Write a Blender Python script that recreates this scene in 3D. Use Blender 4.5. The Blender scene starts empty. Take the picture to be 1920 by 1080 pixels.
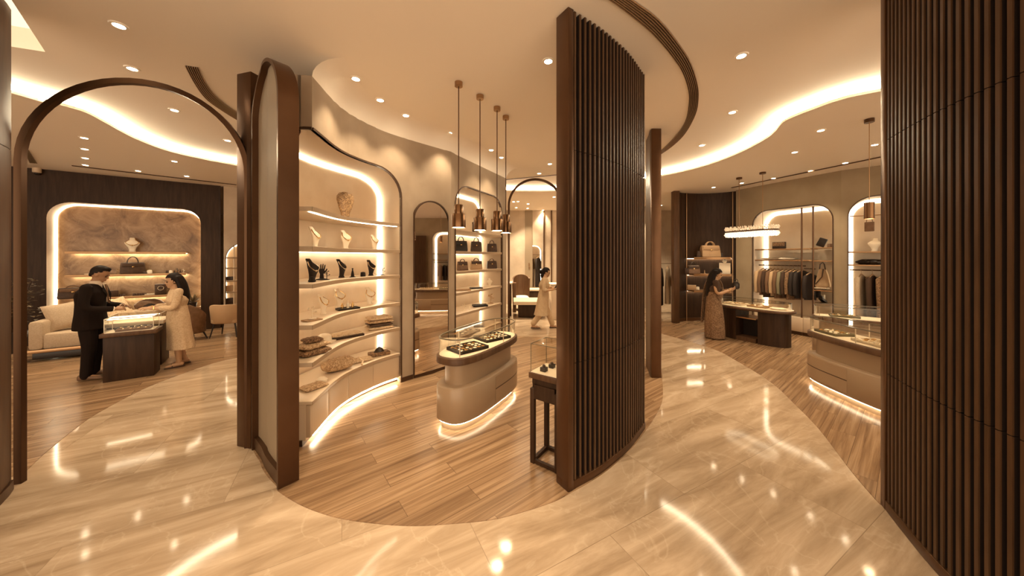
import bpy, bmesh, math, random
from mathutils import Vector, Matrix
from mathutils.geometry import tessellate_polygon
random.seed(7)
PI = math.pi
COL = bpy.context.scene.collection
# ---- camera model of the photograph: focal length and horizon in its 1920x1080 pixels, eye height in metres
F, CX, HY, EH = 600.0, 960.0, 482.0, 1.88
ZC, ZS = 3.88, 3.76            # main ceiling, lowered ceiling

def gnd(x, y, z=0.0):
    d = F * (EH - z) / (y - HY)
    return Vector(((x - CX) * d / F, d, z))

def at(x, y, d):
    return Vector(((x - CX) * d / F, d, EH + (HY - y) * d / F))

def V(*a): return Vector(a)

def catmull(pts, n=8):
    P = [Vector(p) for p in pts]
    P = [P[0] * 2 - P[1]] + P + [P[-1] * 2 - P[-2]]
    out = []
    for i in range(1, len(P) - 2):
        a, b, c, d = P[i - 1:i + 3]
        for k in range(n):
            t = k / n
            out.append(0.5 * ((2 * b) + (c - a) * t + (2 * a - 5 * b + 4 * c - d) * t * t + (3 * b - a - 3 * c + d) * t ** 3))
    out.append(P[-2].copy())
    return out

class Path:
    """plan curve by arc length; normal points to the viewer's far side (left of travel)"""
    def __init__(self, pts):
        self.p = [Vector((p[0], p[1])) for p in pts]
        self.s = [0.0]
        for a, b in zip(self.p, self.p[1:]):
            self.s.append(self.s[-1] + (b - a).length)
        self.L = self.s[-1]
    def tan(self, s):
        e = 0.02
        a, b = self.at(max(0, s - e)), self.at(min(self.L, s + e))
        return (b - a).normalized()
    def at(self, s):
        s = min(max(s, 0), self.L)
        for i in range(len(self.p) - 1):
            if s <= self.s[i + 1] or i == len(self.p) - 2:
                t = (s - self.s[i]) / max(1e-9, self.s[i + 1] - self.s[i])
                return self.p[i].lerp(self.p[i + 1], t)
    def nrm(self, s):
        t = self.tan(s)
        return Vector((-t.y, t.x))
    pinch = 0.0
    def off(self, s, d):
        if self.pinch and d > 0.15: d *= 1 - self.pinch * max(0.0, 1 - s / 0.45)
        return self.at(s) + self.nrm(s) * d
    def s_at_px(self, x):
        r = (x - CX) / F
        best = min((abs(self.at(self.L * k / 600).x - r * self.at(self.L * k / 600).y), self.L * k / 600) for k in range(601))
        return best[1]

# ---------------------------------------------------------------- mesh builder
class MB:
    def __init__(self):
        self.v, self.f = [], []
    def add(self, vs, fs):
        b = len(self.v)
        self.v += [Vector(v) for v in vs]
        self.f += [tuple(b + i for i in f) for f in fs]
        return self
    def box(self, c, s, rz=0.0, taper=1.0, M=None):
        hx, hy, hz = s[0] / 2, s[1] / 2, s[2] / 2
        vs = []
        for z in (-1, 1):
            k = taper if z > 0 else 1.0
            for x, y in ((-1, -1), (1, -1), (1, 1), (-1, 1)):
                vs.append(Vector((x * hx * k, y * hy * k, z * hz)))
        R = Matrix.Rotation(rz, 3, 'Z')
        vs = [R @ v for v in vs]
        if M: vs = [M @ v for v in vs]
        vs = [v + Vector(c) for v in vs]
        return self.add(vs, [(3, 2, 1, 0), (4, 5, 6, 7), (0, 1, 5, 4), (1, 2, 6, 5), (2, 3, 7, 6), (3, 0, 4, 7)])
    def poly(self, pts):
        return self.add(pts, [tuple(range(len(pts)))])
    def prism(self, pts, z0, z1):
        """closed plan outline (2D, any orientation), triangulated caps"""
        pts = [Vector((p[0], p[1])) for p in pts]
        area = sum(a.x * b.y - b.x * a.y for a, b in zip(pts, pts[1:] + pts[:1]))
        if area < 0: pts = pts[::-1]
        n = len(pts)
        vs = [(p.x, p.y, z0) for p in pts] + [(p.x, p.y, z1) for p in pts]
        tri = tessellate_polygon([[Vector((p.x, p.y, 0)) for p in pts]])
        fs = [tuple(i + n for i in t) for t in tri]
        def up(t):
            a, b, c = (pts[i % n] for i in t)
            return (b - a).cross(c - a) > 0
        fs = [t if up(t) else t[::-1] for t in fs]
        fs += [tuple(i - n for i in t)[::-1] for t in fs]
        for i in range(n):
            j = (i + 1) % n
            fs.append((i, j, n + j, n + i))
        return self.add(vs, fs)
    def rings(self, rings, cap=True, closed=True):
        n = len(rings[0])
        vs = [p for r in rings for p in r]
        fs = []
        for k in range(len(rings) - 1):
            for i in range(n if closed else n - 1):
                j = (i + 1) % n
                fs.append((k * n + i, k * n + j, (k + 1) * n + j, (k + 1) * n + i))
        if cap:
            fs.append(tuple(range(n))[::-1])
            fs.append(tuple(len(vs) - n + i for i in range(n)))
        return self.add(vs, fs)
    def tube(self, path, r, n=8, cap=True):
        path = [Vector(p) for p in path]
        rs = r if isinstance(r, (list, tuple)) else [r] * len(path)
        out = []
        up = None
        for i, p in enumerate(path):
            t = (path[min(i + 1, len(path) - 1)] - path[max(i - 1, 0)]).normalized()
            if up is None:
                up = Vector((0, 0, 1)) if abs(t.z) < 0.9 else Vector((1, 0, 0))
            u = (up - t * up.dot(t)).normalized()
            w = t.cross(u)
            up = u
            out.append([p + (u * math.cos(2 * PI * k / n) + w * math.sin(2 * PI * k / n)) * rs[i] for k in range(n)])
        return self.rings(out, cap)
    def lathe(self, prof, n=24, c=(0, 0, 0), cap=True):
        out = []
        for r, z in prof:
            out.append([Vector(c) + Vector((r * math.cos(2 * PI * k / n), r * math.sin(2 * PI * k / n), z)) for k in range(n)])
        return self.rings(out, cap)
    def loft(self, secs, n=16, p=2.0, cap=True):
        """secs: (z, rx, ry, cx, cy) superellipse rings"""
        out = []
        for q in secs:
            z, rx, ry = q[:3]
            cx = q[3] if len(q) > 3 else 0
            cy = q[4] if len(q) > 4 else 0
            out.append([Vector((cx + rx * sgp(math.cos(2 * PI * k / n), 2 / p), cy + ry * sgp(math.sin(2 * PI * k / n), 2 / p), z)) for k in range(n)])
        return self.rings(out, cap)
    def ball(self, c, r, n=12, m=8):
        r = r if isinstance(r, (list, tuple, Vector)) else (r, r, r)
        out = []
        for i in range(1, m):
            a = -PI / 2 + PI * i / m
            out.append([Vector((c[0] + r[0] * math.cos(a) * math.cos(2 * PI * k / n), c[1] + r[1] * math.cos(a) * math.sin(2 * PI * k / n), c[2] + r[2] * math.sin(a))) for k in range(n)])
        return self.rings(out, True)
    def sweep_plan(self, path, s0, s1, o0, o1, z0, z1, n=16):
        """solid bar along a Path: offsets o0..o1, heights z0..z1"""
        rr = []
        for k in range(n + 1):
            s = s0 + (s1 - s0) * k / n
            a, b = path.off(s, o0), path.off(s, o1)
            rr.append([(a.x, a.y, z0), (b.x, b.y, z0), (b.x, b.y, z1), (a.x, a.y, z1)])
        return self.rings(rr, True)
    def bar(self, a, b, w, h):
        a, b = Vector(a), Vector(b)
        t = (b - a).normalized()
        up = Vector((0, 0, 1)) if abs(t.z) < 0.95 else Vector((1, 0, 0))
        u = t.cross(up).normalized(); q = u.cross(t).normalized()
        def ring(p): return [p + u * w / 2 * i + q * h / 2 * j for i, j in ((-1, -1), (1, -1), (1, 1), (-1, 1))]
        return self.rings([ring(a), ring(b)])
    def xf(self, M):
        self.v = [M @ v for v in self.v]
        return self
    def mesh(self, name, mat, smooth=True, bevel=0.0, ang=35, inv=None):
        bm = bmesh.new()
        vs = [bm.verts.new(inv @ v if inv else v) for v in self.v]
        for f in self.f:
            try: bm.faces.new([vs[i] for i in f])
            except ValueError: pass
        bmesh.ops.recalc_face_normals(bm, faces=bm.faces)
        if bevel:
            ee = [e for e in bm.edges if len(e.link_faces) == 2 and e.calc_face_angle(0) > 0.6]
            if ee:
                bmesh.ops.bevel(bm, geom=ee, offset=bevel, segments=2, profile=0.5, affect='EDGES', clamp_overlap=True)
        if smooth:
            for f in bm.faces: f.smooth = True
            for e in bm.edges:
                if len(e.link_faces) != 2 or e.calc_face_angle(0) > math.radians(ang): e.smooth = False
        me = bpy.data.meshes.new(name)
        bm.to_mesh(me); bm.free()
        if mat: me.materials.append(mat)
        return me
    def build(self, name, mat, parent=None, smooth=True, bevel=0.0, ang=35, world=True):
        inv = None
        if parent is not None and world:
            inv = wm(parent).inverted()
        me = self.mesh(name, mat, smooth, bevel, ang, inv)
        o = bpy.data.objects.new(name, me)
        COL.objects.link(o)
        if parent is not None: o.parent = parent
        return o

def wm(o):
    M = Matrix.LocRotScale(o.location, o.rotation_euler, o.scale)
    return wm(o.parent) @ M if o.parent else M

def sgp(v, p):
    return math.copysign(abs(v) ** p, v)

def remeshed(mb, vox, smooth_it=2):
    """fuse overlapping volumes into ONE continuous surface, return an MB"""
    me = mb.mesh('tmp', None, False)
    o = bpy.data.objects.new('tmp', me); COL.objects.link(o)
    m = o.modifiers.new('r', 'REMESH'); m.mode = 'VOXEL'; m.voxel_size = vox; m.use_smooth_shade = True
    if smooth_it:
        sm = o.modifiers.new('s', 'SMOOTH'); sm.iterations = smooth_it; sm.factor = 0.5
    dg = bpy.context.evaluated_depsgraph_get()
    ev = o.evaluated_get(dg)
    m2 = bpy.data.meshes.new_from_object(ev)
    r = MB()
    r.v = [v.co.copy() for v in m2.vertices]; r.f = [tuple(p.vertices) for p in m2.polygons]
    bpy.data.objects.remove(o); bpy.data.meshes.remove(me); bpy.data.meshes.remove(m2)
    return r

# ---------------------------------------------------------------- tags
def tag(o, label=None, cat=None, group=None, kind=None):
    if label: o['label'] = label
    if cat: o['category'] = cat
    if group: o['group'] = group
    if kind: o['kind'] = kind
    return o

def thing(name, label, cat, loc=(0, 0, 0), rz=0.0, group=None):
    o = bpy.data.objects.new(name, None)
    o.empty_display_size = 0.1
    COL.objects.link(o)
    o.location = loc; o.rotation_euler = (0, 0, rz)
    return tag(o, label, cat, group)

def one(mb, name, mat, label, cat, loc=(0, 0, 0), rz=0.0, group=None, **kw):
    o = mb.build(name, mat, **kw)
    o.location = loc; o.rotation_euler = (0, 0, rz)
    return tag(o, label, cat, group)

def dup(root, loc, rz, label, group=None):
    def cp(o, par):
        c = o.copy(); COL.objects.link(c); c.parent = par
        for ch in list(o.children): cp(ch, c)
        return c
    r = cp(root, None)
    r.location = loc; r.rotation_euler = (0, 0, rz); r['label'] = label
    if group: r['group'] = group
    return r

# ---------------------------------------------------------------- materials
def srgb(r, g, b):
    def f(c):
        c /= 255.0
        return c / 12.92 if c <= 0.04045 else ((c + 0.055) / 1.055) ** 2.4
    return (f(r), f(g), f(b), 1)

def mat(name, col, rough=0.5, metal=0.0, spec=0.5, coat=0.0, noise=None, bump=0.0, scale=20, emis=None, est=0.0, trans=0.0, ior=1.45):
    m = bpy.data.materials.new(name); m.use_nodes = True
    nt = m.node_tree; b = nt.nodes['Principled BSDF']
    b.inputs['Base Color'].default_value = col if len(col) == 4 else (*col, 1)
    b.inputs['Roughness'].default_value = rough; b.inputs['Metallic'].default_value = metal
    b.inputs['Specular IOR Level'].default_value = spec; b.inputs['Coat Weight'].default_value = coat
    b.inputs['IOR'].default_value = ior
    b.inputs['Transmission Weight'].default_value = trans
    if emis:
        b.inputs['Emission Color'].default_value = emis if len(emis) == 4 else (*emis, 1)
        b.inputs['Emission Strength'].default_value = est
    if noise or bump:
        tc = nt.nodes.new('ShaderNodeTexCoord')
        nz = nt.nodes.new('ShaderNodeTexNoise'); nz.inputs['Scale'].default_value = scale; nz.inputs['Detail'].default_value = 6
        nt.links.new(tc.outputs['Object'], nz.inputs['Vector'])
        if noise:
            mx = nt.nodes.new('ShaderNodeMix'); mx.data_type = 'RGBA'
            mx.inputs[6].default_value = col if len(col) == 4 else (*col, 1)
            mx.inputs[7].default_value = noise if len(noise) == 4 else (*noise, 1)
            rp = nt.nodes.new('ShaderNodeMapRange'); rp.inputs[1].default_value = 0.35; rp.inputs[2].default_value = 0.65
            nt.links.new(nz.outputs['Fac'], rp.inputs[0]); nt.links.new(rp.outputs[0], mx.inputs[0])
            nt.links.new(mx.outputs[2], b.inputs['Base Color'])
        if bump:
            bp = nt.nodes.new('ShaderNodeBump'); bp.inputs['Strength'].default_value = bump; bp.inputs['Distance'].default_value = 0.01
            nt.links.new(nz.outputs['Fac'], bp.inputs['Height']); nt.links.new(bp.outputs[0], b.inputs['Normal'])
    return m

def glow(name, col, st):
    m = bpy.data.materials.new(name); m.use_nodes = True
    nt = m.node_tree; nt.nodes.clear()
    e = nt.nodes.new('ShaderNodeEmission'); e.inputs[0].default_value = (*col, 1); e.inputs[1].default_value = st
    o = nt.nodes.new('ShaderNodeOutputMaterial'); nt.links.new(e.outputs[0], o.inputs[0])
    return m

def ramp(nt, fac, stops):
    r = nt.nodes.new('ShaderNodeValToRGB')
    while len(r.color_ramp.elements) < len(stops): r.color_ramp.elements.new(0.5)
    for e, (p, c) in zip(r.color_ramp.elements, stops):
        e.position = p; e.color = c if len(c) == 4 else (*c, 1)
    nt.links.new(fac, r.inputs[0])
    return r.outputs[0]

def grain_wood(name, dark, light, scale=(6, 6, 0.6), rough=0.4, bump=0.05, coat=0.0):
    """wood with grain along local z"""
    m = mat(name, dark, rough, coat=coat, spec=0.28)
    nt = m.node_tree; b = nt.nodes['Principled BSDF']
    tc = nt.nodes.new('ShaderNodeTexCoord'); mp = nt.nodes.new('ShaderNodeMapping'); mp.inputs['Scale'].default_value = scale
    nt.links.new(tc.outputs['Object'], mp.inputs[0])
    nz = nt.nodes.new('ShaderNodeTexNoise'); nz.inputs['Scale'].default_value = 3.0; nz.inputs['Detail'].default_value = 8; nz.inputs['Distortion'].default_value = 0.6
    nt.links.new(mp.outputs[0], nz.inputs['Vector'])
    nt.links.new(ramp(nt, nz.outputs['Fac'], [(0.3, dark), (0.7, light)]), b.inputs['Base Color'])
    return m

def plank_floor(name):
    m = mat(name, (0.3, 0.2, 0.1), 0.3)
    nt = m.node_tree; b = nt.nodes['Principled BSDF']; L = nt.links; b.inputs['Roughness'].default_value = 0.24
    tc = nt.nodes.new('ShaderNodeTexCoord'); mp = nt.nodes.new('ShaderNodeMapping')
    mp.inputs['Rotation'].default_value = (0, 0, -math.radians(38.5))
    L.new(tc.outputs['Object'], mp.inputs[0])
    br = nt.nodes.new('ShaderNodeTexBrick'); br.inputs['Scale'].default_value = 1.0
    br.inputs['Brick Width'].default_value = 1.35; br.inputs['Row Height'].default_value = 0.19; br.inputs['Mortar Size'].default_value = 0.0018
    br.inputs['Color1'].default_value = (0.0, 0, 0, 1); br.inputs['Color2'].default_value = (1, 1, 1, 1); br.inputs['Mortar'].default_value = (0.25, 0.25, 0.25, 1)
    br.offset = 0.37
    L.new(mp.outputs[0], br.inputs['Vector'])
    m2 = nt.nodes.new('ShaderNodeMapping'); m2.inputs['Scale'].default_value = (0.75, 24, 1)
    L.new(mp.outputs[0], m2.inputs[0])
    ad = nt.nodes.new('ShaderNodeVectorMath'); ad.operation = 'ADD'
    L.new(m2.outputs[0], ad.inputs[0])
    sc = nt.nodes.new('ShaderNodeVectorMath'); sc.operation = 'SCALE'; sc.inputs['Scale'].default_value = 7.0
    L.new(br.outputs['Color'], sc.inputs[0]); L.new(sc.outputs[0], ad.inputs[1])
    nz = nt.nodes.new('ShaderNodeTexNoise'); nz.inputs['Scale'].default_value = 1.0; nz.inputs['Detail'].default_value = 9; nz.inputs['Roughness'].default_value = 0.62; nz.inputs['Distortion'].default_value = 0.5
    L.new(ad.outputs[0], nz.inputs['Vector'])
    c = ramp(nt, nz.outputs['Fac'], [(0.28, FL_D), (0.5, FL_M), (0.72, FL_L)])
    mx = nt.nodes.new('ShaderNodeMix'); mx.data_type = 'RGBA'; mx.blend_type = 'MULTIPLY'
    sh = ramp(nt, br.outputs['Color'], [(0.0, (0.82, 0.80, 0.78)), (1.0, (1.08, 1.08, 1.08))])
    mx.inputs[0].default_value = 1.0
    L.new(c, mx.inputs[6]); L.new(sh, mx.inputs[7])
    mm = nt.nodes.new('ShaderNodeMix'); mm.data_type = 'RGBA'; mm.inputs[7].default_value = (0.06, 0.03, 0.015, 1)
    mf = nt.nodes.new('ShaderNodeMath'); mf.operation = 'MULTIPLY'; mf.inputs[1].default_value = 0.7
    L.new(br.outputs['Fac'], mf.inputs[0]); L.new(mf.outputs[0], mm.inputs[0]); L.new(mx.outputs[2], mm.inputs[6])
    L.new(mm.outputs[2], b.inputs['Base Color'])
    return m

def marble_floor(name, lo, mid, hi, vein, rough, tiles=True, vs=1.0, strata=True):
    m = mat(name, mid, rough)
    nt = m.node_tree; b = nt.nodes['Principled BSDF']; L = nt.links
    tc = nt.nodes.new('ShaderNodeTexCoord'); mp = nt.nodes.new('ShaderNodeMapping')
    mp.inputs['Rotation'].default_value = (0, 0, -math.radians(28))
    L.new(tc.outputs['Object'], mp.inputs[0])
    vec = mp.outputs[0]
    if tiles:
        br = nt.nodes.new('ShaderNodeTexBrick'); br.inputs['Scale'].default_value = 1.0
        br.inputs['Brick Width'].default_value = 1.6; br.inputs['Row Height'].default_value = 0.8; br.inputs['Mortar Size'].default_value = 0.0022
        br.inputs['Color1'].default_value = (0, 0, 0, 1); br.inputs['Color2'].default_value = (1, 1, 1, 1); br.inputs['Mortar'].default_value = (0.4, 0.4, 0.4, 1)
        L.new(vec, br.inputs['Vector'])
        sc = nt.nodes.new('ShaderNodeVectorMath'); sc.operation = 'SCALE'; sc.inputs['Scale'].default_value = 5.0
        L.new(br.outputs['Color'], sc.inputs[0])
        ad = nt.nodes.new('ShaderNodeVectorMath'); ad.operation = 'ADD'
        L.new(vec, ad.inputs[0]); L.new(sc.outputs[0], ad.inputs[1]); vec2 = ad.outputs[0]
    else:
        vec2 = vec
    ms = nt.nodes.new('ShaderNodeMapping'); ms.inputs['Scale'].default_value = (0.75, 4.6, 1) if strata else (1.6, 1.6, 1.6)
    L.new(vec2, ms.inputs[0])
    nz = nt.nodes.new('ShaderNodeTexNoise'); nz.inputs['Scale'].default_value = 1.1 * vs; nz.inputs['Detail'].default_value = 10; nz.inputs['Roughness'].default_value = 0.66; nz.inputs['Distortion'].default_value = 0.55 if strata else 1.3
    L.new(ms.outputs[0], nz.inputs['Vector'])
    c = ramp(nt, nz.outputs['Fac'], [(0.3, lo), (0.48, mid), (0.66, hi)])
    vo = nt.nodes.new('ShaderNodeTexNoise'); vo.inputs['Scale'].default_value = 1.5 * vs; vo.inputs['Detail'].default_value = 5; vo.inputs['Distortion'].default_value = 1.2
    L.new(vec2, vo.inputs['Vector'])
    ab = nt.nodes.new('ShaderNodeMath'); ab.operation = 'SUBTRACT'; ab.inputs[1].default_value = 0.5; L.new(vo.outputs['Fac'], ab.inputs[0])
    a2 = nt.nodes.new('ShaderNodeMath'); a2.operation = 'ABSOLUTE'; L.new(ab.outputs[0], a2.inputs[0])
    vf = nt.nodes.new('ShaderNodeMapRange'); vf.inputs[1].default_value = 0.0; vf.inputs[2].default_value = 0.014; vf.inputs[3].default_value = 0.22; vf.inputs[4].default_value = 0.0
    L.new(a2.outputs[0], vf.inputs[0])
    mx = nt.nodes.new('ShaderNodeMix'); mx.data_type = 'RGBA'; mx.inputs[7].default_value = vein if len(vein) == 4 else (*vein, 1)
    L.new(vf.outputs[0], mx.inputs[0]); L.new(c, mx.inputs[6])
    out = mx.outputs[2]
    if tiles:
        mm = nt.nodes.new('ShaderNodeMix'); mm.data_type = 'RGBA'; mm.inputs[7].default_value = (lo[0] * 0.6, lo[1] * 0.6, lo[2] * 0.6, 1)
        mf = nt.nodes.new('ShaderNodeMath'); mf.operation = 'MULTIPLY'; mf.inputs[1].default_value = 0.5
        L.new(br.outputs['Fac'], mf.inputs[0]); L.new(mf.outputs[0], mm.inputs[0]); L.new(out, mm.inputs[6]); out = mm.outputs[2]
    L.new(out, b.inputs['Base Color'])
    return m

def pattern_cloth(name, a, b_, scale=30, rough=0.85):
    m = mat(name, a, rough)
    nt = m.node_tree; b = nt.nodes['Principled BSDF']; L = nt.links
    tc = nt.nodes.new('ShaderNodeTexCoord'); vo = nt.nodes.new('ShaderNodeTexNoise'); vo.inputs['Scale'].default_value = scale; vo.inputs['Detail'].default_value = 4; vo.inputs['Distortion'].default_value = 1.6
    L.new(tc.outputs['Object'], vo.inputs['Vector'])
    L.new(ramp(nt, vo.outputs['Fac'], [(0.40, a), (0.52, tuple((x + y) / 2 for x, y in zip(a, b_))), (0.62, b_)]), b.inputs['Base Color'])
    return m

def clear_glass(name, tint=(0.97, 0.95, 0.9), amt=0.10):
    """thin display glass: mostly clear, Fresnel-weighted mirror"""
    m = bpy.data.materials.new(name); m.use_nodes = True
    nt = m.node_tree; nt.nodes.clear(); L = nt.links
    t = nt.nodes.new('ShaderNodeBsdfTransparent'); t.inputs[0].default_value = (*tint, 1)
    g = nt.nodes.new('ShaderNodeBsdfGlossy'); g.inputs['Roughness'].default_value = 0.02
    lw = nt.nodes.new('ShaderNodeLayerWeight'); lw.inputs[0].default_value = 0.25
    mr = nt.nodes.new('ShaderNodeMapRange'); mr.inputs[3].default_value = 0.03; mr.inputs[4].default_value = 0.6
    mx = nt.nodes.new('ShaderNodeMixShader'); o = nt.nodes.new('ShaderNodeOutputMaterial')
    L.new(lw.outputs['Fresnel'], mr.inputs[0]); L.new(mr.outputs[0], mx.inputs[0])
    L.new(t.outputs[0], mx.inputs[1]); L.new(g.outputs[0], mx.inputs[2]); L.new(mx.outputs[0], o.inputs[0])
    return m

FL_D, FL_M, FL_L = (0.125, 0.066, 0.032), (0.29, 0.18, 0.10), (0.45, 0.305, 0.185)
M = {}
M['ceiling'] = mat('ceiling_paint', (0.88, 0.80, 0.70), 0.85)
M['plaster'] = mat('tan_plaster', (0.36, 0.275, 0.195), 0.8, noise=(0.31, 0.23, 0.16), scale=3.0)
M['plaster_l'] = mat('cream_plaster', (0.60, 0.50, 0.39), 0.8, noise=(0.52, 0.42, 0.32), scale=3.0)
M['panel'] = mat('beige_panel', (0.31, 0.24, 0.165), 0.6)
M['green'] = mat('sage_plaster', (0.33, 0.255, 0.165), 0.8, noise=(0.28, 0.21, 0.13), scale=2.0)
M['white'] = mat('cream_lacquer', (0.66, 0.53, 0.39), 0.32)
M['reveal'] = mat('shaded_reveal_plaster', (0.46, 0.36, 0.26), 0.75)  # darker plaster colour paints the shade onto the niche reveals
M['drawer'] = mat('drawer_lacquer', (0.50, 0.385, 0.27), 0.35)
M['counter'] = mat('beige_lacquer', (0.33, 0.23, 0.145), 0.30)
M['niche'] = mat('niche_plaster', (0.74, 0.62, 0.48), 0.7, noise=(0.66, 0.53, 0.39), scale=2.5)
M['bronze'] = mat('dark_bronze', (0.13, 0.067, 0.034), 0.34, metal=0.8, noise=(0.095, 0.047, 0.023), scale=1.5)
M['bronze_l'] = mat('light_bronze', (0.42, 0.25, 0.13), 0.3, metal=0.9)
M['trim'] = mat('dark_trim', (0.07, 0.035, 0.018), 0.4, metal=0.4)
M['slat'] = grain_wood('dark_slat_wood', (0.055, 0.027, 0.0125), (0.10, 0.051, 0.024), rough=0.42)
M['slatback'] = mat('black_backing', (0.012, 0.005, 0.003), 0.7)
M['walnut'] = grain_wood('walnut_veneer', (0.024, 0.0105, 0.0045), (0.050, 0.024, 0.011), scale=(7, 7, 0.7), rough=0.5)
M['walnut_l'] = grain_wood('brown_veneer', (0.075, 0.036, 0.017), (0.115, 0.060, 0.030), scale=(7, 7, 0.7), rough=0.4)
M['floor_wood'] = plank_floor('oak_planks')
M['marble'] = marble_floor('polished_marble', (0.29, 0.20, 0.125), (0.44, 0.325, 0.22), (0.58, 0.45, 0.325), (0.70, 0.58, 0.44), 0.075)
M['stone'] = marble_floor('brown_marble', (0.16, 0.085, 0.04), (0.34, 0.20, 0.10), (0.50, 0.33, 0.19), (0.62, 0.45, 0.28), 0.3, tiles=False, vs=1.2, strata=False)
M['glass'] = clear_glass('display_glass')
M['glass_edge'] = mat('glass_edge', (0.16, 0.13, 0.09), 0.15, spec=0.6)
M['mirror'] = mat('mirror_silver', (0.78, 0.70, 0.62), 0.02, metal=1.0)
M['black'] = mat('black_velvet', (0.018, 0.010, 0.007), 0.8)
M['black_l'] = mat('black_leather', (0.02, 0.011, 0.007), 0.4)
M['dkbrown'] = mat('dark_brown_leather', (0.07, 0.035, 0.018), 0.45, noise=(0.045, 0.022, 0.011), scale=15)
M['brown'] = mat('brown_leather', (0.20, 0.11, 0.06), 0.5, noise=(0.15, 0.08, 0.04), scale=15)
M['tan'] = mat('tan_leather', (0.45, 0.29, 0.16), 0.5)
M['ivory'] = mat('ivory_velvet', (0.85, 0.74, 0.58), 0.7)
M['gold'] = mat('gold', (0.75, 0.48, 0.20), 0.22, metal=1.0)
M['silver'] = mat('silver', (0.75, 0.62, 0.45), 0.25, metal=1.0)
M['carved'] = pattern_cloth('carved_bronze', (0.14, 0.075, 0.035), (0.42, 0.27, 0.14), 45, 0.4)
M['cream_f'] = mat('cream_fabric', (0.50, 0.385, 0.27), 0.9, noise=(0.43, 0.325, 0.22), scale=60, bump=0.1)
M['print'] = pattern_cloth('printed_silk', (0.30, 0.18, 0.09), (0.62, 0.45, 0.28), 40)
M['print_d'] = pattern_cloth('dark_printed_silk', (0.09, 0.045, 0.022), (0.34, 0.2, 0.1), 45)
M['print_l'] = pattern_cloth('pale_printed_silk', (0.66, 0.51, 0.34), (0.45, 0.3, 0.17), 40)
M['saree'] = pattern_cloth('printed_saree', (0.12, 0.062, 0.03), (0.27, 0.165, 0.09), 34)
M['kurta'] = pattern_cloth('embroidered_kurta', (0.62, 0.46, 0.30), (0.48, 0.33, 0.2), 55)
M['kurta2'] = mat('plain_kurta', (0.55, 0.40, 0.25), 0.9, noise=(0.50, 0.36, 0.22), scale=20)
M['suit'] = mat('dark_suit', (0.011, 0.0055, 0.0035), 0.9, spec=0.2)
M['shirt'] = mat('pale_shirt', (0.68, 0.55, 0.42), 0.8)
M['skin'] = mat('skin', (0.34, 0.18, 0.095), 0.55)
M['skin_l'] = mat('skin_light', (0.46, 0.27, 0.15), 0.55)
M['hair'] = mat('hair', (0.010, 0.005, 0.003), 0.55, spec=0.2)
M['eye'] = mat('eye', (0.02, 0.01, 0.008), 0.2)
M['lips'] = mat('lips', (0.24, 0.09, 0.05), 0.5)
M['leaf'] = mat('leaf', (0.10, 0.07, 0.033), 0.5, noise=(0.2, 0.14, 0.07), scale=9)
M['copper'] = mat('smoked_copper', (0.20, 0.105, 0.05), 0.25, metal=0.85)
M['crystal_dim_glow'] = mat('crystal_dim_glow', (0.85, 0.72, 0.55), 0.1, spec=0.8, emis=(1.0, 0.76, 0.48), est=0.07)  # faint glow painted into the upper-tier crystals, which are no lamps
M['crystal'] = mat('crystal', (0.9, 0.8, 0.66), 0.08, spec=0.8, emis=(1.0, 0.78, 0.5), est=0.22)  # stronger glow painted into the lower-tier crystals
M['green_d'] = mat('muted_green', (0.20, 0.17, 0.10), 0.8)
WARM = (1.0, 0.79, 0.52)
LED = (1.0, 0.84, 0.58)
M['led'] = glow('led_strip', LED, 1.7)
M['led_floor'] = glow('floor_led', LED, 7.0)
M['led_thin'] = glow('thin_led', LED, 3.6)
M['bronze_d'] = mat('blackened_bronze', (0.075, 0.037, 0.018), 0.3, metal=0.8)
M['led_soft'] = glow('led_soft', LED, 4.2)
M['led_cove'] = glow('led_cove', LED, 8.5)
M['lens'] = glow('downlight_lens', WARM, 14.0)
M['bulb'] = glow('lamp_lens', (1.0, 0.72, 0.42), 22.0)
M['bulb_soft'] = glow('chandelier_light', LED, 0.8)
M['tray'] = glow('ceiling_tray_light', (1.0, 0.80, 0.52), 0.32)
M['louvre'] = mat('louvre_tan', (0.34, 0.21, 0.115), 0.5)
# ================================================================ SETTING
def struct(mb, name, m, **kw):
    o = mb.build(name, m, **kw); o['kind'] = 'structure'; return o

XL, XR, YB, YF = -13.0, 11.5, -3.5, 15.0
# ---- floors
struct(MB().box(((XL + XR) / 2, (YB + YF) / 2, -0.05), (XR - XL, YF - YB, 0.1)), 'floor', M['marble'], smooth=False)
near = [(475, 845), (488, 867), (490, 875), (500, 892), (520, 914), (522, 922), (560, 945.5), (600, 962), (646.5, 974.3), (720, 983.7), (780, 986.5), (842, 983), (921.7, 975),
        (981.7, 960), (1037, 941.7), (1064, 928), (1117.8, 897), (1151, 872), (1182, 843), (1211, 806.7), (1229, 780), (1240, 757.8), (1243, 740), (1241.8, 713)]
disc = [gnd(*p).xy for p in near]
disc = [(-3.3, 4.1), (-2.95, 3.55)] + [tuple(p) for p in disc] + [(2.45, 5.3), (2.45, 6.0), (2.1, 6.8), (1.4, 7.35), (0.4, 7.55), (-0.6, 7.5), (-1.8, 7.2), (-2.8, 6.4), (-3.35, 5.2)]
disc_s = [p for p in catmull(disc + [disc[0]], 4)][:-1]
struct(MB().prism([(p[0], p[1]) for p in disc_s], 0.0, 0.004), 'floor_oak', M['floor_wood'], smooth=False)
lw = [(47, 886), (62, 871), (90, 845), (150, 797), (190, 771), (266, 731), (330, 705), (400, 681), (443, 671)]
lws = catmull([gnd(*p) for p in lw], 4)
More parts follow.
